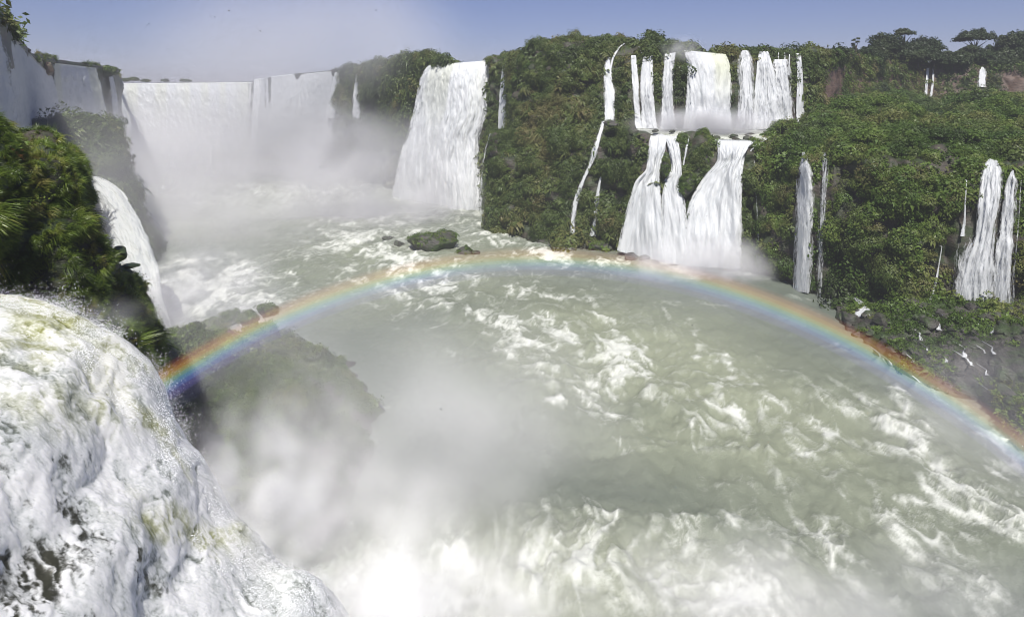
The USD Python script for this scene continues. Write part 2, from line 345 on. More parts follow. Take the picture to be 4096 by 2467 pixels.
cliff('headland', [
    [(488, 58, 266), (488, 64, 262), (488, 100, 260), (488, 128.5, 258), (488, 132, 228), (486, 172, 222), (486, 228, 220)],
    [(502, 55, 262), (502, 62, 256), (502, 100, 252), (502, 129, 250), (502, 133, 224), (500, 175, 217), (497, 234, 211)],
    [(513, 51, 250), (513, 58, 240), (512, 92, 232), (511, 125, 226), (511, 140, 220), (511, 180, 213), (513, 236, 207)],
    [(535, 42, 236), (535, 52, 226), (535, 88, 219), (535, 120, 214), (535, 140, 210), (535, 185, 206), (535, 239, 203)],
    [(560, 35, 228), (560, 47, 217), (560, 84, 211), (560, 118, 206), (560, 140, 202), (560, 190, 199), (560, 245, 194.5)],
    [(590, 33, 224), (590, 45, 214), (590, 84, 208), (590, 118, 203), (590, 135, 198), (590, 190, 194), (590, 247, 192)],
    [(615, 36, 222), (615, 47, 212), (615, 84, 206), (615, 121, 201), (615, 132, 196), (615, 185, 190), (615, 249, 189)],
    [(632, 39, 220), (632, 50, 208), (632, 86, 202), (632, 126, 198), (632, 131, 188), (632, 180, 183), (632, 254, 183)],
    [(650, 43, 216), (650, 52, 205), (650, 88, 200), (650, 127, 197), (650, 132, 187), (650, 190, 180), (650, 259, 177)],
    [(685, 46, 214), (685, 51.5, 203), (685, 88, 199), (685, 128, 196), (685, 134, 184), (685, 195, 177), (685, 264, 172)],
    [(715, 47, 212), (715, 53, 202), (715, 88, 198), (715, 128, 195), (715, 138, 181), (715, 200, 174), (715, 267, 169)],
    [(742, 46.5, 210), (742, 55, 202), (742, 88, 198), (742, 128, 195), (742, 141, 176), (742, 205, 169), (742, 269, 167)],
    [(775, 47.5, 210), (775, 56, 202), (775, 88, 198), (775, 127, 195), (775, 140, 180), (775, 200, 171), (775, 272, 165)],
    [(800, 50, 211), (800, 57, 204), (800, 88, 201), (800, 126, 198), (800, 136, 185), (800, 200, 173), (800, 275, 162)],
    [(825, 51, 216), (825, 62, 212), (825, 92, 208), (825, 124, 205), (825, 134, 190), (825, 200, 175), (825, 277, 160)]], 300, 190, 4.4, 7.5, basalt, 41, falls=D_F)
cliff('rear_wall', [
    [(790, 51, 213), (790, 75, 211), (790, 100, 209), (790, 132, 207)], [(820, 51, 216), (820, 75, 214), (820, 95, 211), (820, 122, 208)], [(850, 53, 240), (850, 74, 237), (850, 92, 234), (850, 110, 228)],
    [(880, 57, 262), (880, 74, 259), (880, 90, 256), (880, 108, 248)], [(925, 63.5, 276), (925, 80, 273), (925, 96, 271), (925, 110, 268)], [(985, 62.5, 270), (985, 76, 268), (985, 88, 266), (985, 105, 258)],
    [(1030, 66, 262), (1030, 80, 259), (1030, 94, 256), (1030, 108, 248)], [(1100, 66, 255), (1100, 80, 252), (1100, 94, 248), (1100, 108, 240)]], 190, 60, 2.2, 6, brown_rock, 53, falls=E_F)
cliff('bench', [
    [(752, 133, 197), (752, 138, 188), (752, 143, 178), (752, 160, 174), (752, 195, 170), (755, 272, 164)],
    [(775, 130, 195), (775, 135, 186), (775, 147, 174), (775, 165, 168), (775, 195, 163), (775, 281, 156)],
    [(800, 124, 199), (800, 132, 184), (800, 149, 156), (800, 165, 152), (800, 200, 149.5), (800, 291, 148)],
    [(815, 108, 206), (815, 123, 184), (815, 150, 152), (815, 166, 149), (815, 200, 147), (815, 294.5, 145.5)],
    [(835, 98, 225), (835, 118, 186), (835, 153, 147), (835, 170, 144.5), (835, 205, 143), (835, 298, 142)],
    [(870, 95, 248), (870, 120, 180), (870, 158, 139), (870, 182, 135.5), (870, 215, 134), (870, 305, 133)],
    [(905, 97, 258), (905, 122, 172), (905, 160, 133), (905, 185, 129), (905, 220, 128), (905, 303, 127)],
    [(940, 103, 262), (940, 128, 166), (940, 162, 131), (940, 190, 127), (940, 225, 126), (940, 302, 125.5)],
    [(985, 94, 258), (985, 126, 160), (985, 160, 127), (985, 185, 123.5), (985, 225, 122.5), (985, 305, 122)],
    [(1030, 95, 250), (1030, 126, 155), (1030, 164, 124), (1030, 190, 121), (1030, 225, 120), (1030, 306, 119)],
    [(1110, 95, 240), (1110, 126, 146), (1110, 164, 120), (1110, 190, 117), (1110, 225, 116), (1110, 308, 115)]], 280, 190, 5.2, 8.0, basalt, 67, back=15.0, falls=F_F)
cliff('apron', [
    [(835, 296, 143), (835, 303, 140), (838, 312, 134), (840, 319, 129.4)], [(870, 298, 137), (870, 312, 129), (872, 332, 119), (874, 353, 112.2)], [(905, 297, 130), (905, 318, 120), (906, 348, 108), (907, 379, 101.8)],
    [(945, 296, 128), (945, 320, 116), (948, 355, 104), (950, 391, 97.6)], [(985, 298, 125), (985, 328, 110), (986, 365, 98), (988, 402, 94.1)], [(1030, 300, 121), (1030, 340, 100), (1030, 395, 88), (1030, 452, 80.8)],
    [(1110, 302, 117), (1110, 350, 92), (1110, 420, 80), (1110, 490, 73)]], 150, 90, 1.6, 3.5, boulder_rock, 71, back=8.0)
cliff('left_hazy', [
    [(10, 126, 172), (10, 160, 168), (10, 200, 167), (10, 266, 166)], [(46, 126, 174), (46, 160, 169), (48, 200, 167), (52, 266, 166)], [(62, 119.5, 175), (66, 150, 170), (72, 200, 168), (80, 266, 167)],
    [(80, 119, 176), (86, 150, 171), (92, 200, 169), (104, 266, 168)], [(96, 121, 178), (104, 150, 173), (112, 200, 170), (128, 266, 169)], [(107, 127, 182), (117, 152, 176), (125, 195, 173), (146, 262, 172)],
    [(105, 130, 200), (114, 155, 200), (122, 196, 200), (142, 250, 200)]], 130, 80, 3.2, 9, basalt, 83, back=30.0)
cliff('near_left', [
    [(-45, 122, 44), (-45, 150, 41), (-45, 185, 40), (-45, 225, 39), (-45, 262, 38.5), (-45, 300, 38), (-45, 380, 38)],
    [(0, 136, 48), (0, 155, 45), (0, 187, 44), (0, 218, 43), (0, 252, 42.5), (0, 290, 42), (0, 370, 42)],
    [(20, 148, 52), (20, 167, 48), (20, 193, 46), (22, 222, 45), (24, 256, 44.5), (29, 295, 44), (37, 380, 44)],
    [(39, 141, 54), (42, 163, 50), (44, 191, 48), (48, 224, 47), (55, 260, 46.5), (65, 300, 46), (79, 385, 46)],
    [(57, 153, 56), (61, 173, 52), (64, 198, 51), (70, 228, 50), (82, 265, 49), (95, 305, 48), (112, 390, 48)],
    [(65, 164, 58), (71, 184, 55), (73, 201, 54), (81, 231, 54), (99, 271, 53), (116, 312, 52), (134, 398, 51)],
    [(67, 170, 63), (75, 191, 60), (77, 214, 60), (87, 245, 60), (115, 276, 59), (135, 322, 58), (149, 392, 57)],
    [(62, 176, 75), (70, 197, 75), (72, 219, 75), (80, 247, 75), (108, 277, 75), (127, 324, 75), (139, 397, 75)]], 210, 170, 2.5, 4.0, basalt, 91, back=12.0)

# low wooded talus under the near falls
nx, ny = 130, 130
tx, ty = np.meshgrid(np.linspace(-80, -10, nx), np.linspace(46, 126, ny), indexing='ij')
talus_poly = shapely.Polygon([(-90, 40), (-90, 106), (-62, 109), (-52, 116), (-38, 118), (-27, 108), (-20, 95), (-16.5, 78), (-18, 60), (-22, 40)])
pts2 = shapely.points(tx.ravel(), ty.ravel())
inside = shapely.contains(talus_poly, pts2)
sd = np.where(inside, 1, -1) * shapely.distance(talus_poly.exterior, pts2)
sd = sd.reshape(tx.shape) + 5 * (fbm(np.stack([tx * .12, ty * .12, 0 * tx], -1), 3, 3) - .5)
tz = np.clip(sd, -6, 40) * .55
tz = np.where(tz > 4, 4 + (tz - 4) * .55, tz) + (billow(np.stack([tx * .22, ty * .22, 0 * tx + 3], -1), 3, 9) - .3) * 6.0 * smoothstep(sd, -1, 5) - .3
tg = np.stack([tx, ty, tz], -1)
mesh = trimesh.Trimesh(tg.reshape(-1, 3), grid_faces(nx, ny), process=False)
tag(obj('talus', mesh, boulder_rock, smooth=True), kind='structure')
cliff_data['talus'] = mesh

# high plain behind all the lips, out to the horizon
far = np.array([(-1200, 1500), (1200, 1500), (1200, 200), (330, 200), (240, 290), (90, 300), (20, 330), (-40, 400), (-110, 560), (-330, 620), (-420, 420), (-300, 60), (-1200, 60)], float)
poly = trimesh.creation.triangulate_polygon(shapely.Polygon(far), engine='earcut')
mesh = trimesh.Trimesh(np.c_[poly[0], np.full(len(poly[0]), 55.0)], poly[1], process=False)
if mesh.face_normals[:, 2].mean() < 0:
    mesh.invert()
plain_mat = M('forest_plain', {'g': ('geometry', {}), 'n': ('noise_texture', {'scale': .05, 'detail': 5.0}), 'r': ('rgb_ramp', {'ramp': [(.3, (.025, .04, .015)), (.7, (.06, .08, .03))]}),
                               'p': ('principled_bsdf', {'roughness': .9})}, [('g.position', 'n.vector'), ('n.fac', 'r.fac'), ('r.color', 'p.base_color')], surface='p.BSDF')
tag(obj('plain', mesh, plain_mat), kind='structure')

# ---------------------------------------------------------------- the river pool
def field(px, py, spots):
    out = np.zeros(px.shape)
    for cx, cy, rx, ry, ang, s in spots:
        a = math.radians(ang)
        dx, dy = px - cx, py - cy
        u, v = (dx * math.cos(a) + dy * math.sin(a)) / rx, (-dx * math.sin(a) + dy * math.cos(a)) / ry
        out = np.maximum(out, s * np.exp(-(u * u + v * v) ** 1.3))
    return out


nu, nv = 760, 620
uu = np.linspace(-.92, .92, nu)
dd = np.geomspace(36, 545, nv)
px_, dy_ = np.meshgrid(uu, dd, indexing='ij')
wx, wy = px_ * dy_ + 0.02 * dy_, dy_
wp = np.stack([wx, wy, 0 * wx], -1)
ipx, ipy = pix(wp)


def filament(p, L, width, seed, warp=1.0):
    q = p / L
    w = np.stack([fbm(q * .7 + 11, 3, seed + 1), fbm(q * .7 + 57, 3, seed + 2), 0 * q[..., 0]], -1) - .5
    n = fbm(q + 2.6 * warp * w, 3, seed)
    return np.exp(-((n - .5) / width) ** 2)


wq = wp / 16.0
spx = ipx + (fbm(wq, 4, 61) - .5) * 3000 / np.clip(wy, 50, 400)
spy = ipy + (fbm(wq, 4, 62) - .5) * 1900 / np.clip(wy, 50, 400)
lacy = field(spx, spy, [(600, 345, 190, 62, 14, 1.0), (700, 400, 210, 60, 10, 1.0), (760, 440, 200, 60, 12, .9), (460, 290, 120, 28, 14, .85), (330, 268, 150, 22, -4, .8), (370, 235, 120, 25, 5, .75),
                        (540, 330, 110, 26, 20, .9), (870, 420, 110, 45, 25, .75), (930, 490, 170, 70, 15, .8), (700, 470, 230, 26, 2, .5), (720, 520, 300, 30, 0, .55), (500, 440, 150, 50, 5, .45),
                        (200, 300, 80, 50, 0, .9), (560, 260, 110, 12, 12, .8), (700, 330, 130, 40, 20, .5), (760, 380, 150, 30, 20, .8), (870, 530, 190, 55, 10, .65), (580, 400, 140, 32, 15, .55)])
solid = field(spx, spy, [(385, 250, 60, 22, 15, .75), (505, 238, 62, 9, 20, .95), (440, 305, 55, 9, 10, .55), (590, 345, 40, 9, 15, .6), (560, 375, 45, 14, 20, .55), (640, 380, 60, 12, 12, .55), (700, 415, 70, 14, 25, .45),
                         (925, 440, 95, 15, 40, .9), (985, 430, 60, 12, 40, .8), (985, 500, 60, 14, 30, .5), (940, 455, 120, 12, 40, .9), (480, 580, 230, 50, -8, 1.2), (690, 590, 170, 40, 5, 1.0), (900, 600, 150, 30, 0, .8), (770, 560, 110, 28, -8, .9), (850, 600, 140, 26, 3, .6),
                         (200, 290, 55, 38, 0, 1.0), (700, 268, 90, 9, 4, 1.0), (620, 262, 40, 7, 0, .7), (430, 212, 90, 9, 0, 1.0), (250, 190, 190, 18, 0, .9), (810, 297, 30, 3, 3, .8), (760, 276, 20, 3, 5, .7),
                         (845, 347, 14, 3, -10, .8), (620, 455, 70, 4, -4, .6), (720, 447, 90, 5, 3, .7), (640, 515, 120, 6, 2, .7), (832, 343, 9, 3, -20, .9), (857, 361, 8, 3, 5, .9), (879, 356, 9, 3, -30, .9), (889, 363, 6, 5, 60, .9), (899, 388, 12, 6, 30, .9), (918, 384, 9, 4, 10, .9), (560, 395, 80, 8, 25, .4), (880, 395, 25, 5, 20, .7), (905, 400, 25, 6, 30, .8)])
milk = np.clip(field(ipx, ipy, [(640, 370, 210, 75, 14, 1.0), (760, 430, 230, 75, 8, 1.0), (560, 580, 330, 70, 0, .9), (880, 500, 220, 90, 10, .75), (400, 270, 190, 60, 0, .65), (250, 200, 250, 50, 0, .7)])
               * (.55 + .9 * fbm(wp * .06, 3, 77)), 0, 1)
aniso = wp * np.array([1.0, .62, 1.0])
f2 = filament(aniso, 6.0, .022, 131)
f3 = filament(aniso, 2.4, .034, 161)
f4 = filament(aniso, 1.0, .05, 171)
wv = np.stack([fbm(aniso / 12 + 11, 3, 301), fbm(aniso / 12 + 57, 3, 302), 0 * wx], -1) - .5
n6 = fbm(aniso / 4.2 + 3.8 * wv, 7, 311)
n7 = fbm(aniso / 1.4 + 8.0 * wv, 6, 321)
patch = smoothstep(n6, .40, .66)
froth, froth2 = smoothstep(n6, .47, .70), smoothstep(n7, .46, .72)
lace = f2 * (.3 + .7 * patch) * .55 + f3 * (.25 + .75 * patch) * .42 + f4 * (.15 + .85 * patch) * .26
foam = lacy * (.34 * froth + .36 * froth2 + 1.05 * lace)
foam += solid * (.22 + .30 * froth + .36 * froth2 + .6 * lace)
foam += .26 * lace + .10 * froth * froth2 + .05 * froth2
calm_w = field(spx, spy, [(590, 475, 130, 22, 0, .75), (460, 400, 90, 50, 0, .6), (800, 345, 110, 26, 22, .8), (650, 290, 110, 16, 5, .6), (840, 470, 90, 22, 10, .5), (700, 505, 120, 14, 0, .5)])
foam *= 1 - calm_w
foam = np.clip(foam, 0, 1.1)
rough_zone = np.clip(lacy * .7 + solid, 0, 1)
wz = (fbm(aniso / 6.0, 5, 211) - .5) * (1.0 + 1.9 * rough_zone) + (fbm(aniso / 2.0, 3, 221) - .5) * (.4 + .8 * rough_zone) + .35 * np.clip(foam, 0, 1) * rough_zone
wz += np.minimum(solid, 1) * .8 * (billow(wp / 5.0, 3, 231) - .3)
mesh = trimesh.Trimesh(np.stack([wx, wy, wz], -1).reshape(-1, 3), grid_faces(nu, nv)[:, ::-1], process=False)
if mesh.face_normals[:1000, 2].mean() < 0:
    mesh.invert()
tag(obj('river', mesh, river_mat, smooth=True, prims={'foam': foam.ravel(), 'milk': milk.ravel()}), kind='structure')

# ---------------------------------------------------------------- waterfalls
rays = {}
EYE = np.array([0, 0, CAM_Z])


def depth_on(keys, px, py):
    k = '+'.join(keys)
    if k not in rays:
        rays[k] = trimesh.ray.ray_pyembree.RayMeshIntersector(trimesh.util.concatenate([cliff_data[c] for c in keys])) if hasattr(trimesh.ray, 'ray_pyembree') else trimesh.util.concatenate([cliff_data[c] for c in keys]).ray
    d = at(px.ravel(), py.ravel(), 1.0) - EYE
    d /= np.linalg.norm(d, axis=1)[:, None]
    loc, idx, _ = rays[k].intersects_location(np.tile(EYE, (len(d), 1)), d, multiple_hits=False)
    out = np.full(len(d), np.nan)
    out[idx] = loc[:, 1]
    return out.reshape(px.shape)


def water_fall(key, label, on, mat, group=None, thick=0.0, off=.7, relief=.5, forward=True, fade_low=0.0, veil=None, du=.35, fade_top=0.0, lip_back=3.5):
    left, right = (np.array(e, float) for e in FALLS[key])
    L = np.linspace(0, 1, len(left))
    dmean = np.nanmean(depth_on(on, np.array([left[len(left) // 2, 0] * .5 + right[len(left) // 2, 0] * .5]), np.array([left[len(left) // 2, 1]])))
    dmean = 200 if np.isnan(dmean) else dmean
    tall = (left[-1, 1] - left[0, 1]) * dmean / F_PX
    wide = max(np.abs(right[:, 0] - left[:, 0]).max() * dmean / F_PX, .5)
    nv_, nu_ = int(np.clip(tall / .6, 10, 90)), int(np.clip(wide / du, 7, 120))
    v, u = np.linspace(0, 1, nv_), np.linspace(0, 1, nu_)
    lp, rp = PchipInterpolator(L, left)(v), PchipInterpolator(L, right)(v)
    px = lp[None, :, 0] * (1 - u[:, None]) + rp[None, :, 0] * u[:, None]
    py = lp[None, :, 1] * (1 - u[:, None]) + rp[None, :, 1] * u[:, None]
    d = depth_on(on, px, py + .8)
    for j in range(nv_):                                            # fill misses along the lip from the rows below
        ok = ~np.isnan(d[:, j])
        if ok.any():
            d[:, j] = np.interp(u, u[ok], d[ok, j])
    for j in range(nv_ - 2, -1, -1):
        d[:, j] = np.where(np.isnan(d[:, j]), d[:, j + 1], d[:, j])
    for j in range(1, nv_):
        d[:, j] = np.where(np.isnan(d[:, j]), d[:, j - 1], d[:, j])
    d = gaussian_filter(d, (max(1.0, nu_ / 10), 1.2), mode='nearest')
    if forward:
        d = np.minimum.accumulate(d, axis=1)
    d = gaussian_filter(d, (.6, 1.5), mode='nearest')
    seed = sum(map(ord, key)) % 97
    fl = float(np.clip(7 / wide, 1, 3.2))
    across = u[:, None] * wide * fl + seed * 7.3
    down = v[None, :] * tall * (1 + (fl - 1) * .5) + 0 * across
    flow = np.stack([across + 0 * down, down, np.full(down.shape, seed * 1.0)], -1)
    rel = relief * (fbm(flow * np.array([.7, .22, 1]), 3, seed) - .35) * 2.2 + relief * .7 * (fbm(flow * np.array([2.2, .7, 1]), 2, seed + 1) - .4)
    e = np.minimum(u, 1 - u)[:, None] * 2 + 0 * v[None, :]
    bulge = np.sqrt(np.clip(1 - (1 - e) ** 2, 0, 1))
    dd_ = d - off - (rel + relief * .8) * (.25 + .75 * bulge) * (.35 + .65 * smoothstep(v, 0, .15))[None, :]
    p = at(px, py, dd_)
    lip = p[:, :1] + np.array([0, lip_back, .12])
    lip2 = p[:, :1] + np.array([0, lip_back * .4, .09])
    p = np.concatenate([lip, lip2, p], 1)
    flow = np.concatenate([flow[:, :1] - [0, 3.5, 0], flow[:, :1] - [0, 1.4, 0], flow], 1)
    edge = np.clip((.32 if wide > 3.5 else .08) + e * max(min(wide / 7.0, 2.2), .85), 0, 1)
    if fade_top:
        edge = edge * (1 - fade_top * (1 - smoothstep(v + .25 * (noise(flow * np.array([.5, 0, 1]), 5)[:, :1] - .5), .0, .5)))
    edge = edge * (1 - fade_low * smoothstep(v, .55, 1))[None, :]
    edge = np.concatenate([edge[:, :1] * .6, edge[:, :1], edge], 1)
    th = thick * smoothstep(noise(flow * np.array([.22, .01, 1]), seed + 3), .45, .75) * np.r_[1, 1, 1 - smoothstep(v, .1, .8)][None, :]
    f = grid_faces(nu_, nv_ + 2)
    t = thing('waterfall', label, 'waterfall', group=group)
    prims = lambda fl: {'flow': fl.reshape(-1, 3), 'edge': edge.ravel(), 'thick': th.ravel()}
    obj('water_sheet', trimesh.Trimesh(p.reshape(-1, 3), f, process=False), mat, t, smooth=True, prims=prims(flow))
    if veil is not None:
        q = p.copy()
        q[:, 2:, 1] -= (.9 * smoothstep(v, 0, .2) * (.5 + fbm(flow[:, 2:] * np.array([.5, .2, 1]), 2, seed + 9)))
        obj('front_strands', trimesh.Trimesh(q.reshape(-1, 3), f, process=False), veil, t, smooth=True, prims=prims(flow + [31.7, 4.2, 0]))
    return t


LW, FW, HW, HL, RW, BN = ['left_wall'], ['far_wall'], ['hazy_wall'], ['headland'], ['rear_wall'], ['bench', 'apron']
water_fall('throat_left', 'leftmost white curtain pouring down the high left wall at the picture edge', LW, strand_water, relief=.8, fade_low=.2, veil=lace_water, lip_back=.5)
water_fall('throat_left_b', 'white curtain sliding off the slanting crest of the high left wall', LW, full_water, relief=.8, fade_low=.4, veil=lace_water, lip_back=.5)
water_fall('throat_left_c', 'broad bright curtain right of the brown rock on the left wall crest', LW, full_water, relief=.8, veil=lace_water, thick=.5, lip_back=.5)
water_fall('throat_left_d', 'narrow ribbon at the grassy right end of the high left wall', LW, strand_water, relief=.5, lip_back=.5)
water_fall('far_curtain', 'long far white curtain across the back of the gorge behind the mist', FW, full_water, relief=1.0, thick=.35)
water_fall('far_veil', 'thin hazy veil over the dark far wall right of the long far curtain', FW, strand_water, relief=.4, off=.3)
water_fall('far_a', 'narrow hazy fall just right of the long far curtain', FW, full_water, relief=.6)
water_fall('far_b', 'second hazy fall right of the long far curtain', FW, full_water, relief=.6)
water_fall('far_c', 'hazy slanting double-width fall below the low far trees', FW, strand_water, relief=.6)
water_fall('far_d', 'thin hazy fall where the far wall meets the misty green cliff', FW, strand_water, relief=.5)
water_fall('hazy_ribbon', 'single pale ribbon on the misty green cliff left of the great centre fall', HW, strand_water, relief=.4)
water_fall('centre', 'great square white fall in the middle between the misty cliff and the green headland', HW, full_water, relief=.9, thick=.4, veil=strand_water)
water_fall('thin', 'tall thin white fall in the notch just right of the great centre fall', HL, full_water, relief=.4)
water_fall('thin_foot', 'faint trickle down the ledge below the tall thin fall', HL, lace_water, relief=.2)
water_fall('stream_top', 'slanting rill that feeds the braided stream from the headland top', HL, strand_water, relief=.2, forward=False)
water_fall('stream_upper', 'braided thin stream on the upper face of the green headland', HL, strand_water, relief=.3)
water_fall('stream_mid', 'winding white stream down the lower face of the green headland', HL, strand_water, relief=.3)
water_fall('stream_low', 'short thin stream beside the winding one low on the headland', HL, strand_water, relief=.2)
water_fall('trickle_top', 'tiny rill from the headland top beside the round bush', HL, strand_water, relief=.2, forward=False)
water_fall('upper_a', 'leftmost slim fall of the upper row on the right', HL, full_water, relief=.5)
water_fall('upper_b', 'second slim fall of the upper row, merging with the leftmost one', HL, full_water, relief=.5, veil=lace_water)
water_fall('upper_c', 'ragged fall of the upper row just left of its widest curtain', HL, strand_water, relief=.5, veil=lace_water)
water_fall('upper_d', 'widest curtain of the upper row with a yellowish tinge', HL, full_water, relief=.8, thick=.8, veil=strand_water)
water_fall('upper_e', 'lacy bell-shaped fall of the upper row over dark rock', HL, lace_water, relief=.4, veil=lace_water)
water_fall('upper_f', 'dense flaring fall of the upper row from a narrow lip', HL, full_water, relief=.6, veil=lace_water)
water_fall('upper_g', 'lacy fall under three thin rills in the upper row', HL, strand_water, relief=.4, veil=lace_water)
water_fall('upper_g_rill', 'left one of the three thin rills over the lacy upper fall', HL, strand_water, relief=.1)
water_fall('upper_g_rill_b', 'middle one of the three thin rills over the lacy upper fall', HL, strand_water, relief=.1)
water_fall('upper_g_rill_c', 'right one of the three thin rills over the lacy upper fall', HL, strand_water, relief=.1)
water_fall('upper_h', 'slim straight fall at the right end of the upper row beside the brown wall', HL, full_water, relief=.5)
water_fall('lower_a', 'left arm of the lower fall below the ledge on the right', HL, full_water, relief=.7, veil=strand_water)
water_fall('lower_b', 'middle arm of the lower fall beside the mossy island rock', HL, full_water, relief=.7, veil=strand_water)
water_fall('lower_c', 'small spout left of the mossy island rock on the ledge', HL, strand_water, relief=.3)
water_fall('lower_d', 'broad slanting right arm of the lower fall reaching the pool', HL, full_water, relief=.9, thick=.4, veil=strand_water)
water_fall('lower_e', 'little side spout at the right rim of the lower fall', BN, strand_water, relief=.2)
water_fall('veil', 'faint thread of water on the dark wall right of the lower fall', BN, lace_water, relief=.2)
water_fall('twin_a', 'left and wider one of the twin falls on the lower right wall', BN, strand_water, relief=.5, veil=lace_water)
water_fall('twin_b', 'right and fainter one of the twin falls on the lower right wall', BN, lace_water, relief=.4, veil=lace_water)
water_fall('rear_a', 'left strand of the split fall high on the brown rear wall', RW, full_water, relief=.3, lip_back=.4)
water_fall('rear_b', 'right strand of the split fall high on the brown rear wall', RW, strand_water, relief=.3, lip_back=.4)
water_fall('rear_c', 'short lacy fall high on the rear wall at far right', RW, strand_water, relief=.3, lip_back=.4)
water_fall('east_a', 'thin jet left of the big veil at the right picture edge', BN, strand_water, relief=.3)
water_fall('east_b', 'main widening veil of the fall at the right picture edge', BN, strand_water, relief=.5, veil=lace_water)
water_fall('east_c', 'tall veil on the right of the fall near the picture edge', BN, strand_water, relief=.5, veil=lace_water)
water_fall('east_d', 'outermost thin veil at the right picture edge', BN, lace_water, relief=.4)
water_fall('east_rim', 'curtain of drips below the little ledge of the rightmost fall', BN, lace_water, relief=.3, fade_top=.6)
water_fall('east_base', 'wide thin foot of the veil spreading over the dark wall at the right edge', BN, lace_water, relief=.4, fade_top=1.0)
water_fall('east_rill', 'crooked rill over dark rock left of the rightmost fall', BN, strand_water, relief=.2)

# shelf water between the two tiers on the right
lipx = np.linspace(641, 758, 110)
lipd = np.interp(lipx, [632, 650, 685, 715, 742, 759], [188, 187, 184, 181, 176, 175]) + .6
lipy = np.interp(lipx, [632, 650, 677, 690, 715, 742, 759], [131, 131.6, 132, 134.5, 138.5, 140.5, 141])
front, rear = at(lipx, lipy, lipd), at(np.linspace(634, 800, 110), 128.6, np.linspace(199, 197, 110))
w_ = np.linspace(0, 1, 40)[None, :, None]
sh = front[:, None] * (1 - w_) + rear[:, None] * w_
sx, sy, sz = np.moveaxis(sh, -1, 0)
sz = sz + .15 + .9 * (fbm(sh * .6, 3, 5) - .5) - 1.6 * (1 - w_[..., 0]) ** 8
sy = sy + (1 - w_[..., 0]) ** 3 * 2.2 * (fbm(sh * .35, 3, 8) - .6)
mesh = trimesh.Trimesh(np.stack([sx, sy, sz], -1).reshape(-1, 3), grid_faces(110, 40), process=False)
if mesh.face_normals[:, 2].mean() < 0:
    mesh.invert()
fo = .35 + .8 * fbm(np.stack([sx, sy, 0 * sx], -1) * .6, 3, 15)
tag(obj('water', mesh, river_mat, smooth=True, prims={'foam': fo.ravel(), 'milk': .5 + 0 * fo.ravel()}), kind='structure')

# second near fall behind the left cliff: a thick slanting chute
def chute(label, pts, n=(60, 150), seed=3):
    pts = np.array(pts, float)                                      # left px, right px, y, depth
    v = np.linspace(0, 1, n[1])
    c = PchipInterpolator(np.linspace(0, 1, len(pts)), pts)(v)
    u = np.linspace(0, 1, n[0])
    px = c[None, :, 0] * (1 - u[:, None]) + c[None, :, 1] * u[:, None]
    wide = (c[:, 1] - c[:, 0]) * c[:, 3] / F_PX
    flow = np.stack([u[:, None] * wide.mean() + 0 * v[None], v[None] * 45 + 0 * px, 0 * px], -1)
    b = np.sqrt(np.clip(1 - (2 * u - 1) ** 2, 0, 1))[:, None] * wide[None] * .35
    rel = (fbm(flow * np.array([.9, .16, 1]), 5, seed) - .5) * 1.8
    p = at(px, c[None, :, 2] + 0 * px, c[None, :, 3] - b - rel)
    e = np.clip(np.minimum(u, 1 - u)[:, None] * 5 + 0 * v[None], 0, 1)
    t = thing('waterfall', label, 'waterfall')
    obj('water_sheet', trimesh.Trimesh(p.reshape(-1, 3), grid_faces(*n), process=False), full_water, t, smooth=True, prims={'flow': (flow * [1.2, 2.0, 1]).reshape(-1, 3), 'edge': e.ravel(), 'thick': 0 * e.ravel() + .15})


chute('thick white chute plunging down behind the shaded grassy cliff on the left', [(82, 100, 176, 137), (90, 124, 190, 135), (97, 134, 205, 133), (102, 147, 228, 130.5), (108, 156, 250, 128), (116, 162, 270, 126), (132, 166, 300, 123.5), (150, 178, 334, 121)])

# ---------------------------------------------------------------- the near cascade at lower left
sxx = np.r_[np.linspace(-46, -30, 50, endpoint=False), np.linspace(-30, -5, 640, endpoint=False), np.linspace(-5, 4, 30)]
tyy = np.r_[np.linspace(5, 13, 20, endpoint=False), np.linspace(13, 35.5, 500, endpoint=False), np.linspace(35.5, 37, 20)]
ns, nt = len(sxx), len(tyy)
edge_x = np.array([-60, -46, -34, -26, -22.6, -20.9, -19.2, -18.2, -17.6, -17.1, -15.6, -15.1, -14.6, -13.4, -12.2, -10.2, -9.1, -8.7, -7.2, -4, 4.0])
edge_z = np.array([36.6, 36.2, 35.5, 34.6, 33.8, 32.9, 31.7, 30.2, 29.0, 27.9, 26.4, 25.3, 23.9, 22.7, 21.2, 20.6, 19.5, 18.8, 17.2, 12, 1.0]) - .25
prof = gaussian_filter(PchipInterpolator(edge_x, edge_z)(sxx), 8)
X, Y = np.meshgrid(sxx, tyy, indexing='ij')
Z = prof[:, None] + 0 * Y
roll = np.clip(Y - 32.2, 0, None)
Z = Z - .55 * roll ** 1.7
along = np.r_[0, np.cumsum(np.hypot(np.diff(sxx), np.diff(prof)))][:, None] + 0 * Y
FL = np.stack([along, Y, 0 * Y], -1)
warp = np.stack([fbm(FL * .5 + 3, 4, 401), fbm(FL * .5 + 31, 4, 402), 0 * X], -1) - .5
FW_ = FL * np.array([.8, 1.0, 1.0]) + warp * 2.4
big = (fbm(FW_ * .36, 2, 411) - .5) * 1.5
mid = (fbm(FW_ * 1.1, 2, 421) - .5) * .42
w2 = np.stack([fbm(FL * 2.2 + 5, 3, 403), fbm(FL * 2.2 + 41, 3, 404), 0 * X], -1) - .5
FF = FL * np.array([.42, 1.0, 1.0]) + warp * 1.2 + w2 * .9
n_a = fbm(FF * 1.6, 6, 431)
n_b = ridged(FF * 2.6, 4, 441)
n_c = fbm(FF * 6.0, 4, 451)
grain = noise(FF * 17.0, 471)
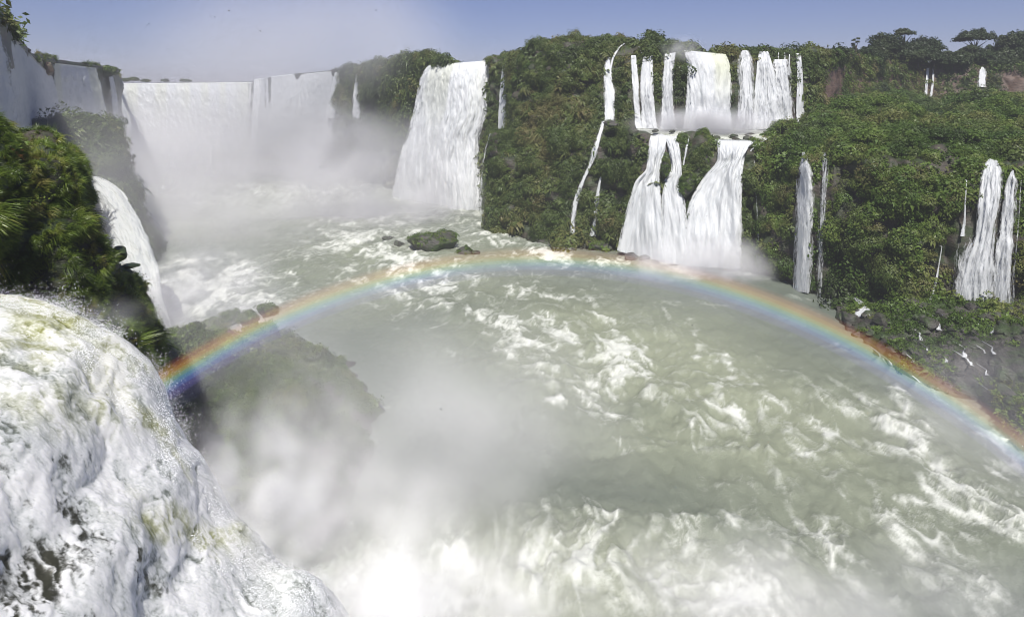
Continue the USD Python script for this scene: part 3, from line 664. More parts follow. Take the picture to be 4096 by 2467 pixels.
fine = (n_a - .5) * .24 + (n_b - .6) * .08 + (n_c - .5) * .09 + (grain - .5) * .035
calm = smoothstep(X, -26.5, -20.5)
disp = big * (.3 + .7 * calm) + mid * (.4 + .6 * calm) + fine * (.5 + .5 * calm)
slope = np.gradient(prof, sxx)
nrm = np.stack([-slope, np.zeros_like(slope), np.ones_like(slope)], -1)
nrm /= np.linalg.norm(nrm, axis=-1, keepdims=True)
C3 = np.stack([X, Y, Z], -1) + nrm[:, None] * disp[..., None]
wpx, wpy = pix(np.stack([X, Y, Z], -1))
wpx, wpy = wpx + warp[..., 0] * 70, wpy + warp[..., 1] * 70
hole = field(wpx, wpy, [(60, 455, 42, 16, 20, .75), (70, 505, 70, 24, 10, .85), (150, 462, 18, 9, 20, .55), (30, 575, 85, 55, 0, 1.0), (100, 545, 60, 26, 10, .8), (165, 600, 45, 16, 20, .55), (205, 550, 26, 10, 20, .6), (10, 470, 30, 60, 0, .5)])
olive = field(wpx, wpy, [(12, 299, 60, 9, 8, 1.0), (60, 325, 75, 18, 22, 1.0), (118, 352, 34, 22, 40, .8), (110, 390, 36, 30, 40, .9), (25, 345, 60, 16, 10, .6), (150, 430, 34, 16, 50, .7), (185, 450, 26, 9, 60, .7), (190, 530, 55, 14, 20, .8), (50, 400, 60, 22, 10, .4)])
tex = .5 + 1.9 * (n_a - .5) + .9 * (n_b - .62) + 1.1 * (n_c - .5) + .45 * (grain - .5)
cfoam = tex + .07 + .8 * (fbm(FW_ * .45, 3, 455) - .5) + .25 * mid
bed = hole * 1.05 + .8 * (.5 - n_a) - 2.2 * (n_b - .60) - .8 * (n_c - .5) - .10 * (1 - hole) - .05
mesh = trimesh.Trimesh(C3.reshape(-1, 3), grid_faces(ns, nt), process=False)
if mesh.face_normals[:2000, 2].mean() < 0:
    mesh.invert()
t = thing('waterfall', 'rushing white cascade tumbling over rocks in the left foreground', 'waterfall')
obj('water_sheet', mesh, cascade_mat, t, smooth=True, prims={'foam': np.clip(cfoam, 0, 1.3).ravel(), 'bed': np.clip(bed, 0, 1).ravel(), 'olive': np.clip(olive * (.65 + 1.2 * fbm(FW_ * .6, 3, 461)), 0, 1).ravel(), 'flow': FL.reshape(-1, 3)})

# flying drops over the cascade's rim
dm = trimesh.creation.icosphere(0, 1.0)
N = 60000
i = rng.integers(170, ns - 40, N)
far_side = np.abs(tyy[None, :] - 31.0)
j0 = int(np.searchsorted(tyy, 29.5))
j = rng.integers(j0, nt - 24, N)
clump = fbm(np.stack([i * .045, j * .05, 0 * i], -1), 3, 91)
live = rng.random(N) < smoothstep(clump, .40, .62)
i, j, clump = i[live], j[live], clump[live]
N = len(i)
burst = .25 + 1.6 * smoothstep(clump, .45, .75)
h = rng.exponential(.17, N) * burst
dp = C3[i, j] + nrm[i] * h[:, None] + rng.normal(0, .07, (N, 3)) + np.c_[rng.exponential(.14, N) * burst, np.zeros((N, 2))]
dsz = np.clip(rng.lognormal(math.log(.0095), .4, N), .004, .02)
BUSY = []


def instancer(name, protos, mats, pos, quat, scale, which, label, parent=None):
    path = numbered((str(parent.GetPath()) if parent else '/World') + '/' + name)
    pi = UsdGeom.PointInstancer.Define(stage, path)
    names = []
    for k, (m, mt) in enumerate(zip(protos, mats)):
        q = usdkit.mesh(stage, f'{path}/piece_{k:03d}', m, mt)
        names.append(q.GetPath())
    pi.CreatePrototypesRel().SetTargets(names)
    pi.CreateProtoIndicesAttr(Vt.IntArray.FromNumpy(np.asarray(which, np.int32)))
    pi.CreatePositionsAttr(Vt.Vec3fArray.FromNumpy(np.asarray(pos, np.float32)))
    pi.CreateScalesAttr(Vt.Vec3fArray.FromNumpy(np.asarray(scale, np.float32)))
    pi.CreateOrientationsAttr(Vt.QuathArray([Gf.Quath(float(a), float(b), float(c), float(d)) for a, b, c, d in quat]))
    return tag(pi.GetPrim(), label, kind='stuff')


instancer('spray_drops', [dm], [drop_mat], dp, np.tile([1, 0, 0, 0], (N, 1)), np.c_[dsz * 1.5, dsz, dsz], np.zeros(N), 'white drops flying off the rim of the near cascade', t)

# ---------------------------------------------------------------- vegetation
def blades(n, seed, length=(.7, 1.1), width=.10, droop=.8, spread=1.0, up=.8):
    """A tuft of arching blades about one unit across, growing along +z."""
    r = np.random.default_rng(seed)
    V, Fc = [], []
    for k in range(n):
        a = r.uniform(0, 2 * math.pi)
        el = r.uniform(.15, 1.0) * up
        d = np.array([math.cos(a) * math.cos(el) * spread, math.sin(a) * math.cos(el) * spread, math.sin(el)])
        l = r.uniform(*length)
        base = np.array([r.normal(0, .22), r.normal(0, .22), -.05])
        side = np.cross(d, [0, 0, 1]); side /= max(np.linalg.norm(side), 1e-6)
        side = side * width * r.uniform(.6, 1.3)
        tw = r.uniform(-.5, .5)
        side = side + np.array([0, 0, np.linalg.norm(side) * tw])
        rows = []
        for s, wd in ((0, .7), (.45, 1.0), (.8, .75), (1.0, 0.05)):
            p = base + d * l * s - np.array([0, 0, droop * l * s * s])
            rows += [p - side * wd, p + side * wd]
        o = len(V)
        V += rows
        for q in range(3):
            Fc += [(o + 2 * q, o + 2 * q + 1, o + 2 * q + 3), (o + 2 * q, o + 2 * q + 3, o + 2 * q + 2)]
    return trimesh.Trimesh(np.array(V), np.array(Fc), process=False)


def leaves(n, seed, size=.16, shell=.55, squash=.75, ruffle=.55):
    """A rounded clump of leaf quads, one unit in radius, sitting on z=0."""
    r = np.random.default_rng(seed)
    d = r.normal(size=(n, 3)); d /= np.linalg.norm(d, axis=1)[:, None]
    d[:, 2] = np.abs(d[:, 2]) * 1.1 - .12
    lob = 1 + .35 * np.sin(d[:, 0] * 5 + seed) * np.cos(d[:, 1] * 4.3 + seed * 2)
    p = d * (shell + (1 - shell) * r.random(n) ** .5)[:, None] * lob[:, None] * [1, 1, squash]
    nn = d + r.normal(0, ruffle, (n, 3)); nn /= np.linalg.norm(nn, axis=1)[:, None]
    a = np.cross(nn, r.normal(size=(n, 3))); a /= np.linalg.norm(a, axis=1)[:, None]
    b = np.cross(nn, a)
    s = size * r.uniform(.6, 1.4, n)[:, None]
    V = np.stack([p - a * s, p + b * s * .55, p + a * s, p - b * s * .55], 1).reshape(-1, 3)
    o = 4 * np.arange(n)[:, None]
    return trimesh.Trimesh(V, np.vstack([o + [0, 1, 2], o + [0, 2, 3]]), process=False)


def quat_to(nrm_, spin):
    """Quaternions (w, x, y, z) that turn +z onto the normals after a spin about z."""
    n = nrm_ / np.linalg.norm(nrm_, axis=1)[:, None]
    w = 1 + n[:, 2]
    q = np.stack([w, -n[:, 1], n[:, 0], 0 * w], 1)
    q[w < 1e-4] = [0, 1, 0, 0]
    q /= np.linalg.norm(q, axis=1)[:, None]
    c, s = np.cos(spin / 2), np.sin(spin / 2)
    a, b, cc, _ = q.T
    return np.stack([a * c, b * c + cc * s, cc * c - b * s, a * s], 1)


def scatter(key, label, count, size, protos, mats, falls=(), keep=None, lift=.55, seed=0, name='undergrowth', seen=True, bare=.0, weights=None, grow=-.3):
    r = np.random.default_rng(seed + 1000)
    m = cliff_data[key]
    area = m.area_faces.copy()
    c = m.triangles_center
    x, y = pix(c)
    area[(x < -70) | (x > 1100) | (y > 660) | (c[:, 2] < .6)] = 0
    if seen:                                                        # facing roughly this way or upward, so that every side one can see is covered
        toward = ((EYE + [0, 0, 15] - c) * m.face_normals * np.sign(m.face_normals[:, 1].mean() * -1 if key != 'talus' else 1)).sum(1)
        area[toward < -20] *= .15
    fi = r.choice(len(area), count, p=area / area.sum())
    tri = m.triangles[fi]
    b = r.dirichlet([1, 1, 1], count)
    p = (tri * b[..., None]).sum(1)
    n = m.face_normals[fi].copy()
    if key != 'talus' and m.face_normals[:, 1].mean() > 0:
        n = -n
    if key == 'talus':
        n[n[:, 2] < 0] *= -1
    ok = ~fall_mask(p, falls, grow) if falls else np.ones(count, bool)
    ok &= fbm(p * np.array([.16, .16, .22]), 3, 4) > bare
    if keep is not None:
        ok &= keep(p, *pix(p))
    p, n = p[ok], n[ok]
    k = len(p)
    up = n * (1 - lift) + np.array([0, 0, lift]) + r.normal(0, .18, (k, 3))
    s = size * np.exp(r.normal(0, .32, k)) * (.6 + .8 * fbm(p * .15, 2, seed + 8))
    return instancer(name, protos, mats, p, quat_to(up, r.uniform(0, 6.28, k)), np.c_[s, s, s * r.uniform(.75, 1.15, k)], r.choice(len(protos), k, p=weights), label)


moss_p = [blades(34, 1, width=.085), blades(30, 2, width=.11, droop=1.0), leaves(70, 3, .17), blades(36, 4, width=.075, droop=1.2, up=.5)]
bench_p = [leaves(90, 5, .15), leaves(80, 6, .18), blades(34, 7, width=.09, droop=.9), leaves(110, 8, .13)]
near_p = [blades(80, 11, (.5, 1.0), .026, 1.2), blades(80, 12, (.4, .9), .034, 1.0), leaves(170, 13, .085), blades(70, 14, (.6, 1.2), .022, 1.6, up=.45)]
bare_rear = lambda p, x, y: ~((x > 798) & (x < 842) & (y > 66) & (y < 107) & (noise(p * .35, 5) > .12)) & ~((x > 1000) & (y > 70) & (y < 100) & (noise(p * .2, 6) > .45))
mound_p = [leaves(460, 31, .085, .86, .8, .28), leaves(460, 32, .075, .84, .95, .3), leaves(400, 33, .09, .84, .65, .3)]
off_ledge = lambda p, x, y: ~((x > 628) & (x < 800) & (y > 96) & (y < 143) & (p[:, 1] > 173) & (p[:, 2] > 31))
scatter('headland', 'rounded clumps of moss and fern on the green headland', 3300, 1.75, mound_p, [moss_leaf] * 3, falls=D_F, seed=23, keep=off_ledge, lift=.35, bare=.44, grow=2.5)
scatter('bench', 'rounded bushes crowding the slope and the lower wall to the right', 3600, 1.75, mound_p, [bench_leaf, moss_leaf, bench_leaf], falls=F_F, seed=24, lift=.5, bare=.42, grow=2.5)
scatter('rear_wall', 'rounded bushes hanging on the rear wall', 500, 2.0, mound_p, [tree_leaf, moss_leaf, tree_leaf], falls=E_F, seed=25, lift=.4, keep=lambda p, x, y: bare_rear(p, x, y), bare=.42, grow=2.0)
scatter('talus', 'rounded bushes on the misty slope under the near cascade', 900, 1.25, mound_p, [tree_leaf, moss_leaf, tree_leaf], seed=26, lift=.6, bare=.45)
scatter('left_hazy', 'rounded clumps on the hazy bluff', 500, 2.2, mound_p, [moss_leaf] * 3, seed=27, lift=.4)
scatter('hazy_wall', 'rounded clumps on the misty green cliff', 800, 2.4, mound_p, [moss_leaf] * 3, falls=C_F, seed=28, lift=.4, bare=.4, grow=2.0)
scatter('near_left', 'leafy plants among the grass on the near left cliff', 700, .42, mound_p, [near_leaf] * 3, seed=29, lift=.45, bare=.5)
scatter('left_wall', 'grass on the crest of the high left wall', 9000, 1.1, moss_p, [moss_leaf] * 4, keep=lambda p, x, y: (p[:, 2] > 56.5) & (((x < 24) & (y < 38)) | ((x > 84) & (y < 76)) | ((x > 35) & (x < 54))), seed=1)
scatter('hazy_wall', 'mossy growth on the misty green cliff', 8000, 2.2, moss_p, [moss_leaf] * 4, falls=C_F, seed=2)
scatter('headland', 'hanging moss and ferns on the green headland and falls ledge', 26000, 1.35, moss_p, [moss_leaf] * 4, falls=D_F, seed=3, bare=.40,
        keep=lambda p, x, y: ~((x > 628) & (x < 800) & (y > 100) & (y < 143) & (p[:, 1] > 173) & (p[:, 2] > 31.5)) & ~((x > 640) & (x < 745) & (y > 134) & (x < 742) & (noise(p * .3, 3) > .75)))
scatter('rear_wall', 'hanging plants on the brown rear wall', 8500, 1.4, bench_p, [bench_leaf, moss_leaf, moss_leaf, moss_leaf], falls=E_F, seed=4, keep=bare_rear)
scatter('bench', 'dense bushes on the slope and lower wall to the right', 30000, 1.1, bench_p, [bench_leaf] * 4, falls=F_F, seed=5, lift=.45, bare=.39,
        keep=lambda p, x, y: ~((y > 175) & (x < 850) & (noise(p * np.array([.35, .35, .06]), 3) > .5)) & ~((y > 185) & (noise(p * np.array([.22, .22, .12]), 9) > .62)))
scatter('apron', 'leafy plants between the boulders on the right shore', 3800, .85, bench_p, [bench_leaf] * 4, seed=6, bare=.47)
scatter('left_hazy', 'grass on the hazy bluff behind the near cliff', 6500, 1.7, moss_p, [moss_leaf] * 4, seed=7)
scatter('near_left', 'long drooping grass on the near left cliff', 52000, .36, near_p, [near_leaf] * 4, seed=8, lift=.5, weights=[.32, .28, .18, .22],
        keep=lambda p, x, y: ~((x > 108) & (x < 140) & (y > 238) & (y < 275) & (p[:, 1] > 52)))
scatter('talus', 'bushes on the misty slope under the near cascade', 15000, .62, bench_p, [bench_leaf] * 4, seed=9, bare=.36)

# ---------------------------------------------------------------- rocks and boulders
def rock_mesh(seed, size, sub=3, flat=.75, sharp=.35):
    r = np.random.default_rng(seed)
    m = trimesh.creation.icosphere(sub, 1.0)
    v = m.vertices.copy()
    for _ in range(9):                                              # facets cut by planes
        d = r.normal(size=3); d /= np.linalg.norm(d)
        c = r.uniform(.5, .85)
        over = np.clip(v @ d - c, 0, None)
        v = v - over[:, None] * d
    v *= 1 + sharp * (fbm(v * 1.6 + seed, 3, seed) - .5)[:, None]
    return trimesh.Trimesh(v * np.array(size) * [1, 1, flat], m.faces, process=False)


def rock(name, label, px, py, d, size, seed, group=None, rot=0.0, moss=0, moss_size=.5, mat=None, sub=3, sink=.35):
    c = at(px, py, d)
    t = thing(name, label, 'rock', c, rot, group)
    m = rock_mesh(seed, size, sub)
    obj('stone', m, mat or boulder_rock, t, smooth=24)
    if moss:
        r = np.random.default_rng(seed + 5)
        fi = r.choice(len(m.faces), moss, p=(w := m.area_faces * np.clip(m.face_normals[:, 2] + .45, 0, None)) / w.sum())
        p, n = m.triangles_center[fi] + r.normal(0, .1, (moss, 3)), m.face_normals[fi] * .6 + [0, 0, .4]
        s = moss_size * np.exp(r.normal(0, .3, moss))
        instancer('moss', moss_p, [moss_leaf, bench_leaf, bench_leaf, moss_leaf], p, quat_to(n, r.uniform(0, 6.28, moss)), np.c_[s, s, s], r.integers(0, 4, moss), None, t)
    return t


def on_water(py):
    return CAM_Z * F_PX / (py - HORIZON)


rock('rock_island', 'large mossy rock island in the rapids left of centre', 435, 243, 190, (8.4, 4.8, 7.4), 201, moss=150, moss_size=.75)
rock('rock_island', 'low mossy rock joined to the right end of the large rock island', 464, 252, 184, (2.9, 2.2, 2.4), 203, moss=30, moss_size=.5)
rock('boulder', 'small dark rock leaning in the rapids just left of the large island', 399, 245, 193, (1.7, 1.3, 2.6), 204)
rock('boulder', 'small flat dark rock farthest left in the rapids by the large island', 389, 238, 202, (2.1, 1.4, 1.3), 205)
rock('boulder', 'small round rock at the right tip of the large island', 476, 252, 183, (1.2, 1.0, 1.0), 206)
rock('boulder', 'dark pointed rock at the foot of the lower fall', 632, 257, 177, (2.2, 1.6, 2.3), 207)
rock('boulder', 'dark rock in the spray right of the pointed rock under the lower fall', 645, 258, 176, (1.6, 1.3, 1.3), 208)
rock('shore_rock', 'green mossy mound on the shore below the winding stream', 569, 243, 194, (5.0, 3.0, 3.6), 209, moss=170, moss_size=.8)
rock('shore_rock', 'low dark rock shelf on the shore left of the green mound', 546, 243, 197, (3.6, 2.0, 1.6), 210, moss=20)
rock('shore_rock', 'mossy shore rock between the green mound and the lower fall', 598, 247, 189, (4.5, 2.4, 2.2), 211, moss=70, moss_size=.7)
rock('mossy_rock', 'mossy island rock splitting the lower fall on the right', 704, 152, 182, (3.8, 3.2, 9.5), 212, moss=420, moss_size=.8)
rock('mossy_rock', 'mossy knob at the left arm of the lower fall under the ledge', 683, 146, 182.5, (1.8, 2.0, 5.2), 213, moss=120, moss_size=.7)
rock('mossy_rock', 'dark mossy wedge inside the lower fall between its left arms', 666, 165, 178, (1.1, 1.6, 4.6), 214, moss=70, moss_size=.6)
rock('mossy_rock', 'mossy boulder hanging over the middle arm of the lower fall', 688, 186, 176, (2.3, 2.2, 5.0), 215, moss=130, moss_size=.7)
rock('mossy_rock', 'big grassy round rock at the right end of the ledge', 784, 128.5, 186, (4.0, 3.4, 3.6), 216, moss=260, moss_size=.8)
rock('mossy_rock', 'smaller dark rock beside the big grassy one at the ledge end', 802, 129.5, 186, (2.6, 2.0, 1.9), 217, moss=30)
for k_, (px_k, py_k, d_k, s_k, lab_k) in enumerate([(655, 130.5, 187, .8, 'small dark stone on the lip above the left arm of the lower fall'), (672, 131, 186.5, .7, 'small dark stone on the lip above the middle arm of the lower fall'),
                                                  (697, 133, 185, 1.0, 'dark stone on the ledge beside the mossy island rock'), (748, 138, 181, 1.1, 'dark stone in the white water near the right end of the ledge'), (768, 134, 186, 1.4, 'flat dark stone left of the big grassy round rock on the ledge')]):
    rock('ledge_rock', lab_k, px_k, py_k, d_k, (s_k * 1.4, s_k, s_k), 260 + k_)
rock('ledge_rock', 'dark rock on the ledge in front of the widest upper curtain', 734, 135.5, 184, (1.3, 1.0, .9), 218)
rock('ledge_rock', 'dark rock at the left rim of the ledge beside the braided stream', 611, 124, 196, (2.6, 1.6, 1.5), 219, moss=14)
rock('boulder', 'square dark boulder beside the chute at the edge of the near left cliff', 119, 253, 60, (.72, .7, .98), 220, mat=basalt)
rock('boulder', 'flat grey slab under the square boulder beside the chute', 131, 265.5, 60, (.85, .9, .28), 221, mat=basalt)
rock('boulder', 'rounded dark rock where the chute hides the hazy bluff', 138, 219, 176, (2.4, 3.0, 5.4), 222, moss=40)
rock('boulder', 'misty rock shelf in the pool right of the chute', 153, 242, 186, (3.4, 2.0, 2.6), 223)
for k, (px, py, d, sx_, sz_, lab) in enumerate([
        (176, 333, 112, 2.0, 1.5, 'flat topped dark rock at the foot of the chute'), (193, 339, 110, 2.8, 2.2, 'mossy dark rock right of the flat topped one at the chute foot'),
        (213, 327, 113, 2.9, 2.3, 'long mossy rock at the left of the misty slope crest'), (230, 318, 114, 2.0, 2.1, 'peaked mossy rock on the misty slope crest above the rainbow'),
        (250, 318, 114, 2.2, 1.7, 'rounded brown rock on the slope crest inside the rainbow band'), (268, 310, 115, 1.9, 2.0, 'pale rock at the right end of the slope crest in the rainbow'),
        (219, 321, 114, .8, .8, 'small round stone between the two mossy rocks on the slope crest')]):
    rock('crest_rock', lab, px, py, d, (sx_, sx_ * .8, sz_), 240 + k, moss=int(26 * sx_), moss_size=.55)

rock('crest_rock', 'brown rock bump between two curtains on the high left wall crest', 45, 69, 238, (4.0, 4.0, 4.6), 271, mat=brown_rock)
rock('crest_rock', 'dark rock at the grassy right end of the high left wall crest', 108, 72, 308, (4.5, 4.0, 4.0), 272, moss=60, moss_size=1.2)
rock('crest_rock', 'dark rock under the grass at the top left picture corner', 6, 44, 132, (1.6, 2.0, 5.5), 273, mat=basalt)
rock('crest_rock', 'small dark rock on the slanting crest of the high left wall', 24, 50, 186, (1.6, 1.6, 1.4), 274)

# the boulder slope on the right shore
r = np.random.default_rng(33)
protos_b = [rock_mesh(300 + k, (1, 1, 1), 2, .8) for k in range(6)]
m = cliff_data['apron']
cx, cy = pix(m.triangles_center)
wgt = m.area_faces * (cx > 838) * (cx < 1040) * (m.triangles_center[:, 2] > -.6)
first = {}


def copy_of(k, name, label, cat, group, loc, rot, scale, build):
    """The first of a kind is built, each later one refers to it."""
    x = UsdGeom.Xform.Define(stage, numbered('/World/' + name))
    x.AddTranslateOp().Set(Gf.Vec3d(*map(float, loc)))
    x.AddRotateZOp().Set(math.degrees(rot))
    x.AddScaleOp().Set(Gf.Vec3f(*map(float, np.broadcast_to(scale, 3))))
    if k in first:
        x.GetPrim().GetReferences().AddInternalReference(first[k])
        x.GetPrim().SetInstanceable(True)
    else:
        cls = stage.CreateClassPrim(f'/World/Looks/kind_{name}_{len(first):02d}')
        build(cls)
        first[k] = cls.GetPath()
        x.GetPrim().GetReferences().AddInternalReference(first[k])
        x.GetPrim().SetInstanceable(True)
    return tag(x.GetPrim(), label, cat, group)


def part(prim, name, mesh, mat, smooth=False):
    usdkit.mesh(stage, f'{prim.GetPath()}/{name}', mesh, mat, smooth=smooth)


fi = r.choice(len(wgt), 230, p=wgt / wgt.sum())
for k, q in enumerate(fi):
    s = float(np.clip(r.lognormal(math.log(.62), .5), .3, 2.0))
    p = m.triangles_center[q] + [0, 0, s * .15]
    w = k % 6
    copy_of(('boulder', w), 'shore_boulder', 'dark wet basalt boulder lying on the boulder slope of the right shore', 'boulder', 'boulders of the right shore slope',
            p, r.uniform(0, 6.28), (s * r.uniform(.8, 1.4), s, s * r.uniform(.7, 1.1)), lambda c, w=w: part(c, 'stone', protos_b[w], boulder_rock, 22))
# little spills of white water among the boulders
spills = [(860, 309, 1.9), (848, 335, .9), (857, 361, 1.0), (832, 343, 1.1), (921, 337, .8), (937, 320, .5), (985, 313, .6), (992, 320, .5), (979, 323, .5), (942, 327, .7), (931, 324, .4), (992, 330, .6), (993, 350, .9), (966, 352, 1.0),
          (967, 362, .8), (984, 351, .4), (988, 372, .6), (945, 360, .5), (927, 349, .5), (912, 360, .6), (879, 356, 1.0), (889, 363, .9), (899, 388, 1.1), (918, 384, .8), (989, 392, .5)]
spills = [q for q in spills if not np.isnan(depth_on(['apron'], np.array([q[0] * 1.0]), np.array([q[1] * 1.0]))[0])]
spill_order = sorted(range(len(spills)), key=lambda q: spills[q][0])
for k, (px, py, s) in enumerate(spills):
    if np.isnan(depth_on(['apron'], np.array([px * 1.0]), np.array([py * 1.0]))[0]):
        continue
    q = np.random.default_rng(800 + k)
    hh, n = 3.6 * s * q.uniform(.9, 1.4), 5
    ys = np.linspace(py - hh, py + hh, n)
    mid_ = px + np.cumsum(q.normal(0, 1.3 * s, n))
    wd = 3.6 * s * q.uniform(.5, 1.5, n) * [.5, .9, 1, 1.2, 1.5]
    FALLS[f'spill_{k}'] = (list(zip(mid_ - wd, ys)), list(zip(mid_ + wd, ys)))
    nth = ('first', 'second', 'third', 'fourth', 'fifth', 'sixth', 'seventh', 'eighth', 'ninth', 'tenth', 'eleventh', 'twelfth')[spill_order.index(k) % 12]
    half = 'left' if spill_order.index(k) < 12 else 'right'
    t = water_fall(f'spill_{k}', f'small white spill among the shore boulders, {nth} from left in the {half} half of them', ['apron'], strand_water, 'white spills between the shore boulders', relief=.12, off=.5, forward=False, du=.12)

# ---------------------------------------------------------------- trees and shrubs
def crown_mesh(lobes, n, size, seed):
    r = np.random.default_rng(seed)
    out = []
    for (c, rad) in lobes:
        k = int(n * rad[0] * rad[0])
        m_ = leaves(k, int(r.integers(1e6)), size / max(rad[0], .2), shell=.45, squash=1.0)
        m_.vertices = m_.vertices * np.array(rad) + np.array(c)
        out.append(m_)
    return trimesh.util.concatenate(out)


def limb(p, q, r0, r1, k=6):
    p, q = np.array(p, float), np.array(q, float)
    d = q - p; L = np.linalg.norm(d); d /= L
    e = np.cross(d, [.31, .17, .94]); e /= np.linalg.norm(e); f = np.cross(d, e)
    a = np.linspace(0, 2 * math.pi, k, endpoint=False)
    ring = np.cos(a)[:, None] * e + np.sin(a)[:, None] * f
    v = np.vstack([p + ring * r0, q + ring * r1])
    i = np.arange(k); j = (i + 1) % k
    return trimesh.Trimesh(v, np.vstack([np.c_[i, j, j + k], np.c_[i, j + k, i + k]]), process=False)


def tree(name, label, px, base_py, top_py, d, width_px, seed, style='round', mat=None, cat='tree', group=None, leaf=.42):
    if name == 'tree':
        width_px, top_py = width_px * 1.2, top_py - 1
    mat = mat or tree_leaf
    h = (base_py - top_py) * d / F_PX
    w = width_px * d / F_PX / 2
    r = np.random.default_rng(seed)
    t = thing(name, label, cat, at(px, base_py, d), 0, group)
    lobes, trunk = [], [limb((0, 0, -1), (0, 0, h * .45), .05 * h * .5 + .1, .05 * h * .3 + .06)]
    n = {'round': 9, 'flat': 8, 'sparse': 5, 'bush': 7}[style]
    for k in range(n):
        a = k * 2.4 + r.uniform(-.4, .4)
        q = math.sqrt((k + .5) / n)
        if style == 'flat':
            c = np.array([w * .78 * q * math.cos(a), w * .6 * q * math.sin(a), h * (.86 - .16 * q + r.uniform(-.04, .04))]); rad = np.array([.46, .46, .34]) * w * r.uniform(.7, 1.1)
        elif style == 'sparse':
            c = np.array([w * .6 * r.uniform(-1, 1), w * .5 * r.uniform(-1, 1), h * (.45 + .5 * k / n)]); rad = np.array([.42, .42, .35]) * w * r.uniform(.6, 1.0)
        else:
            c = np.array([w * .62 * q * math.cos(a), w * .55 * q * math.sin(a), h * (.62 - .34 * q * q + r.uniform(-.12, .14)) if style == 'round' else h * (.5 - .25 * q * q + r.uniform(-.1, .14))])
            rad = np.array([.5 * w, .5 * w, max(.28 * h, .3 * w)]) * r.uniform(.65, 1.05)
        lobes.append((c, rad))
        trunk.append(limb((0, 0, h * (.25 if style != 'flat' else .4)), c - [0, 0, rad[2] * .2], .022 * h + .03, .02))
    obj('trunk', trimesh.util.concatenate(trunk), bark, t)
    obj('crown', crown_mesh(lobes, 75, leaf, seed), mat, t)
    return t


tree('bush', 'round bush standing up against the sky on the headland top', 652, 48, 26, 214, 19, 501, 'bush', moss_leaf, 'bush')
tree('bush', 'low thin bush leaning right of the round one on the headland', 664, 47, 35, 215, 12, 502, 'sparse', moss_leaf, 'bush')
tree('sapling', 'thin sapling with sparse leaves poking into the sky on the rear wall top', 856, 54, 36, 244, 11, 503, 'sparse')
tree('tree', 'broad dark tree left in the big clump above the rear wall', 886, 60, 33, 274, 34, 504)
tree('tree', 'tall tree with a small raised crown behind the big clump', 904, 58, 26.5, 284, 18, 505, 'flat')
tree('tree', 'round dark tree right in the big clump above the rear wall', 926, 62, 32, 288, 32, 506)
tree('tree', 'middle tree of the big clump with a low rounded crown', 908, 64, 38, 280, 30, 507)
tree('tree', 'small tree left of the big clump with an uneven crown', 868, 58, 44, 264, 20, 508)
tree('tree', 'flat umbrella-crowned tree alone against the sky at right', 975, 62, 30.5, 290, 30, 509, 'flat')
tree('tree', 'low dark tree under the umbrella-crowned tree', 968, 64, 43, 285, 34, 510)
tree('tree', 'dark tree between the umbrella-crowned tree and the picture edge', 996, 66, 42, 280, 28, 511)
tree('tree', 'tall dense tree cut by the right picture edge', 1018, 66, 28, 275, 36, 512)
tree('tree', 'tree farthest right beyond the picture edge clump', 1038, 66, 24, 280, 34, 513)
tree('tree', 'low tree in the gap between the big clump and the umbrella-crowned tree', 948, 65, 50, 290, 24, 514)
tree('bush', 'small bush on the rear wall crest nearest the upper falls', 830, 54, 48, 224, 16, 515, 'bush', tree_leaf, 'bush')
tree('bush', 'small bush on the rear wall crest left of the sapling', 845, 55, 47, 236, 16, 516, 'bush', tree_leaf, 'bush')
tree('bush', 'bush filling the crest under the left end of the big clump', 874, 61, 50, 262, 26, 517, 'bush', tree_leaf, 'bush')
tree('bush', 'bush on the crest above the split rear fall', 912, 66, 54, 274, 30, 518, 'bush', tree_leaf, 'bush')
tree('bush', 'bush on the crest just right of the split rear fall', 944, 67, 56, 276, 26, 519, 'bush', tree_leaf, 'bush')
tree('bush', 'bush on the crest above the short lacy rear fall', 976, 67, 55, 274, 30, 520, 'bush', tree_leaf, 'bush')
tree('bush', 'bush on the crest below the edge tree at right', 1008, 68, 54, 268, 30, 521, 'bush', tree_leaf, 'bush')
skyline = [(808, 55, 47, 18), (818, 55, 46, 16), (838, 57, 45, 20), (852, 58, 47, 18), (862, 60, 46, 22), (880, 64, 44, 26), (896, 66, 46, 24), (918, 66, 46, 26), (934, 67, 47, 24), (942, 67, 52, 20), (954, 68, 51, 22), (962, 68, 48, 24), (984, 68, 48, 26), (990, 69, 52, 24),
           (1002, 69, 47, 24), (1010, 69, 45, 26), (1024, 70, 44, 30)]
for k, (px, py, top, wd) in enumerate(skyline):
    nth = ('first', 'second', 'third', 'fourth', 'fifth', 'sixth', 'seventh', 'eighth', 'ninth', 'tenth', 'eleventh', 'twelfth', 'thirteenth', 'fourteenth', 'fifteenth', 'sixteenth', 'rightmost')[k]
    tree('forest_tree', f'low dark forest tree in the front row on the rear wall crest, {nth} from left'.replace('rightmost from left', 'rightmost'), px, py, top, 226 + 46 * min(1, max(0, (px - 815) / 70)), wd, 560 + k, 'round', tree_leaf, 'tree', 'forest trees on the rear wall crest', leaf=.5)
for k, (px, py, top, wd) in enumerate([(124, 82, 77.5, 12), (133, 82, 76.5, 14), (146, 82, 78.5, 10), (165, 82, 78.5, 9), (186, 82, 79, 12)]):
    tree('far_tree', ['tiny hazy tree nearest the left wall on the far skyline', 'tallest tiny hazy tree on the far skyline', 'tiny hazy tree just right of the tallest far one', 'single tiny hazy tree midway along the far curtain lip',
                      'rightmost tiny hazy tree above the far curtain'][k], px, py, top, 535, wd, 530 + k, 'bush', moss_leaf, 'tree', leaf=.9)

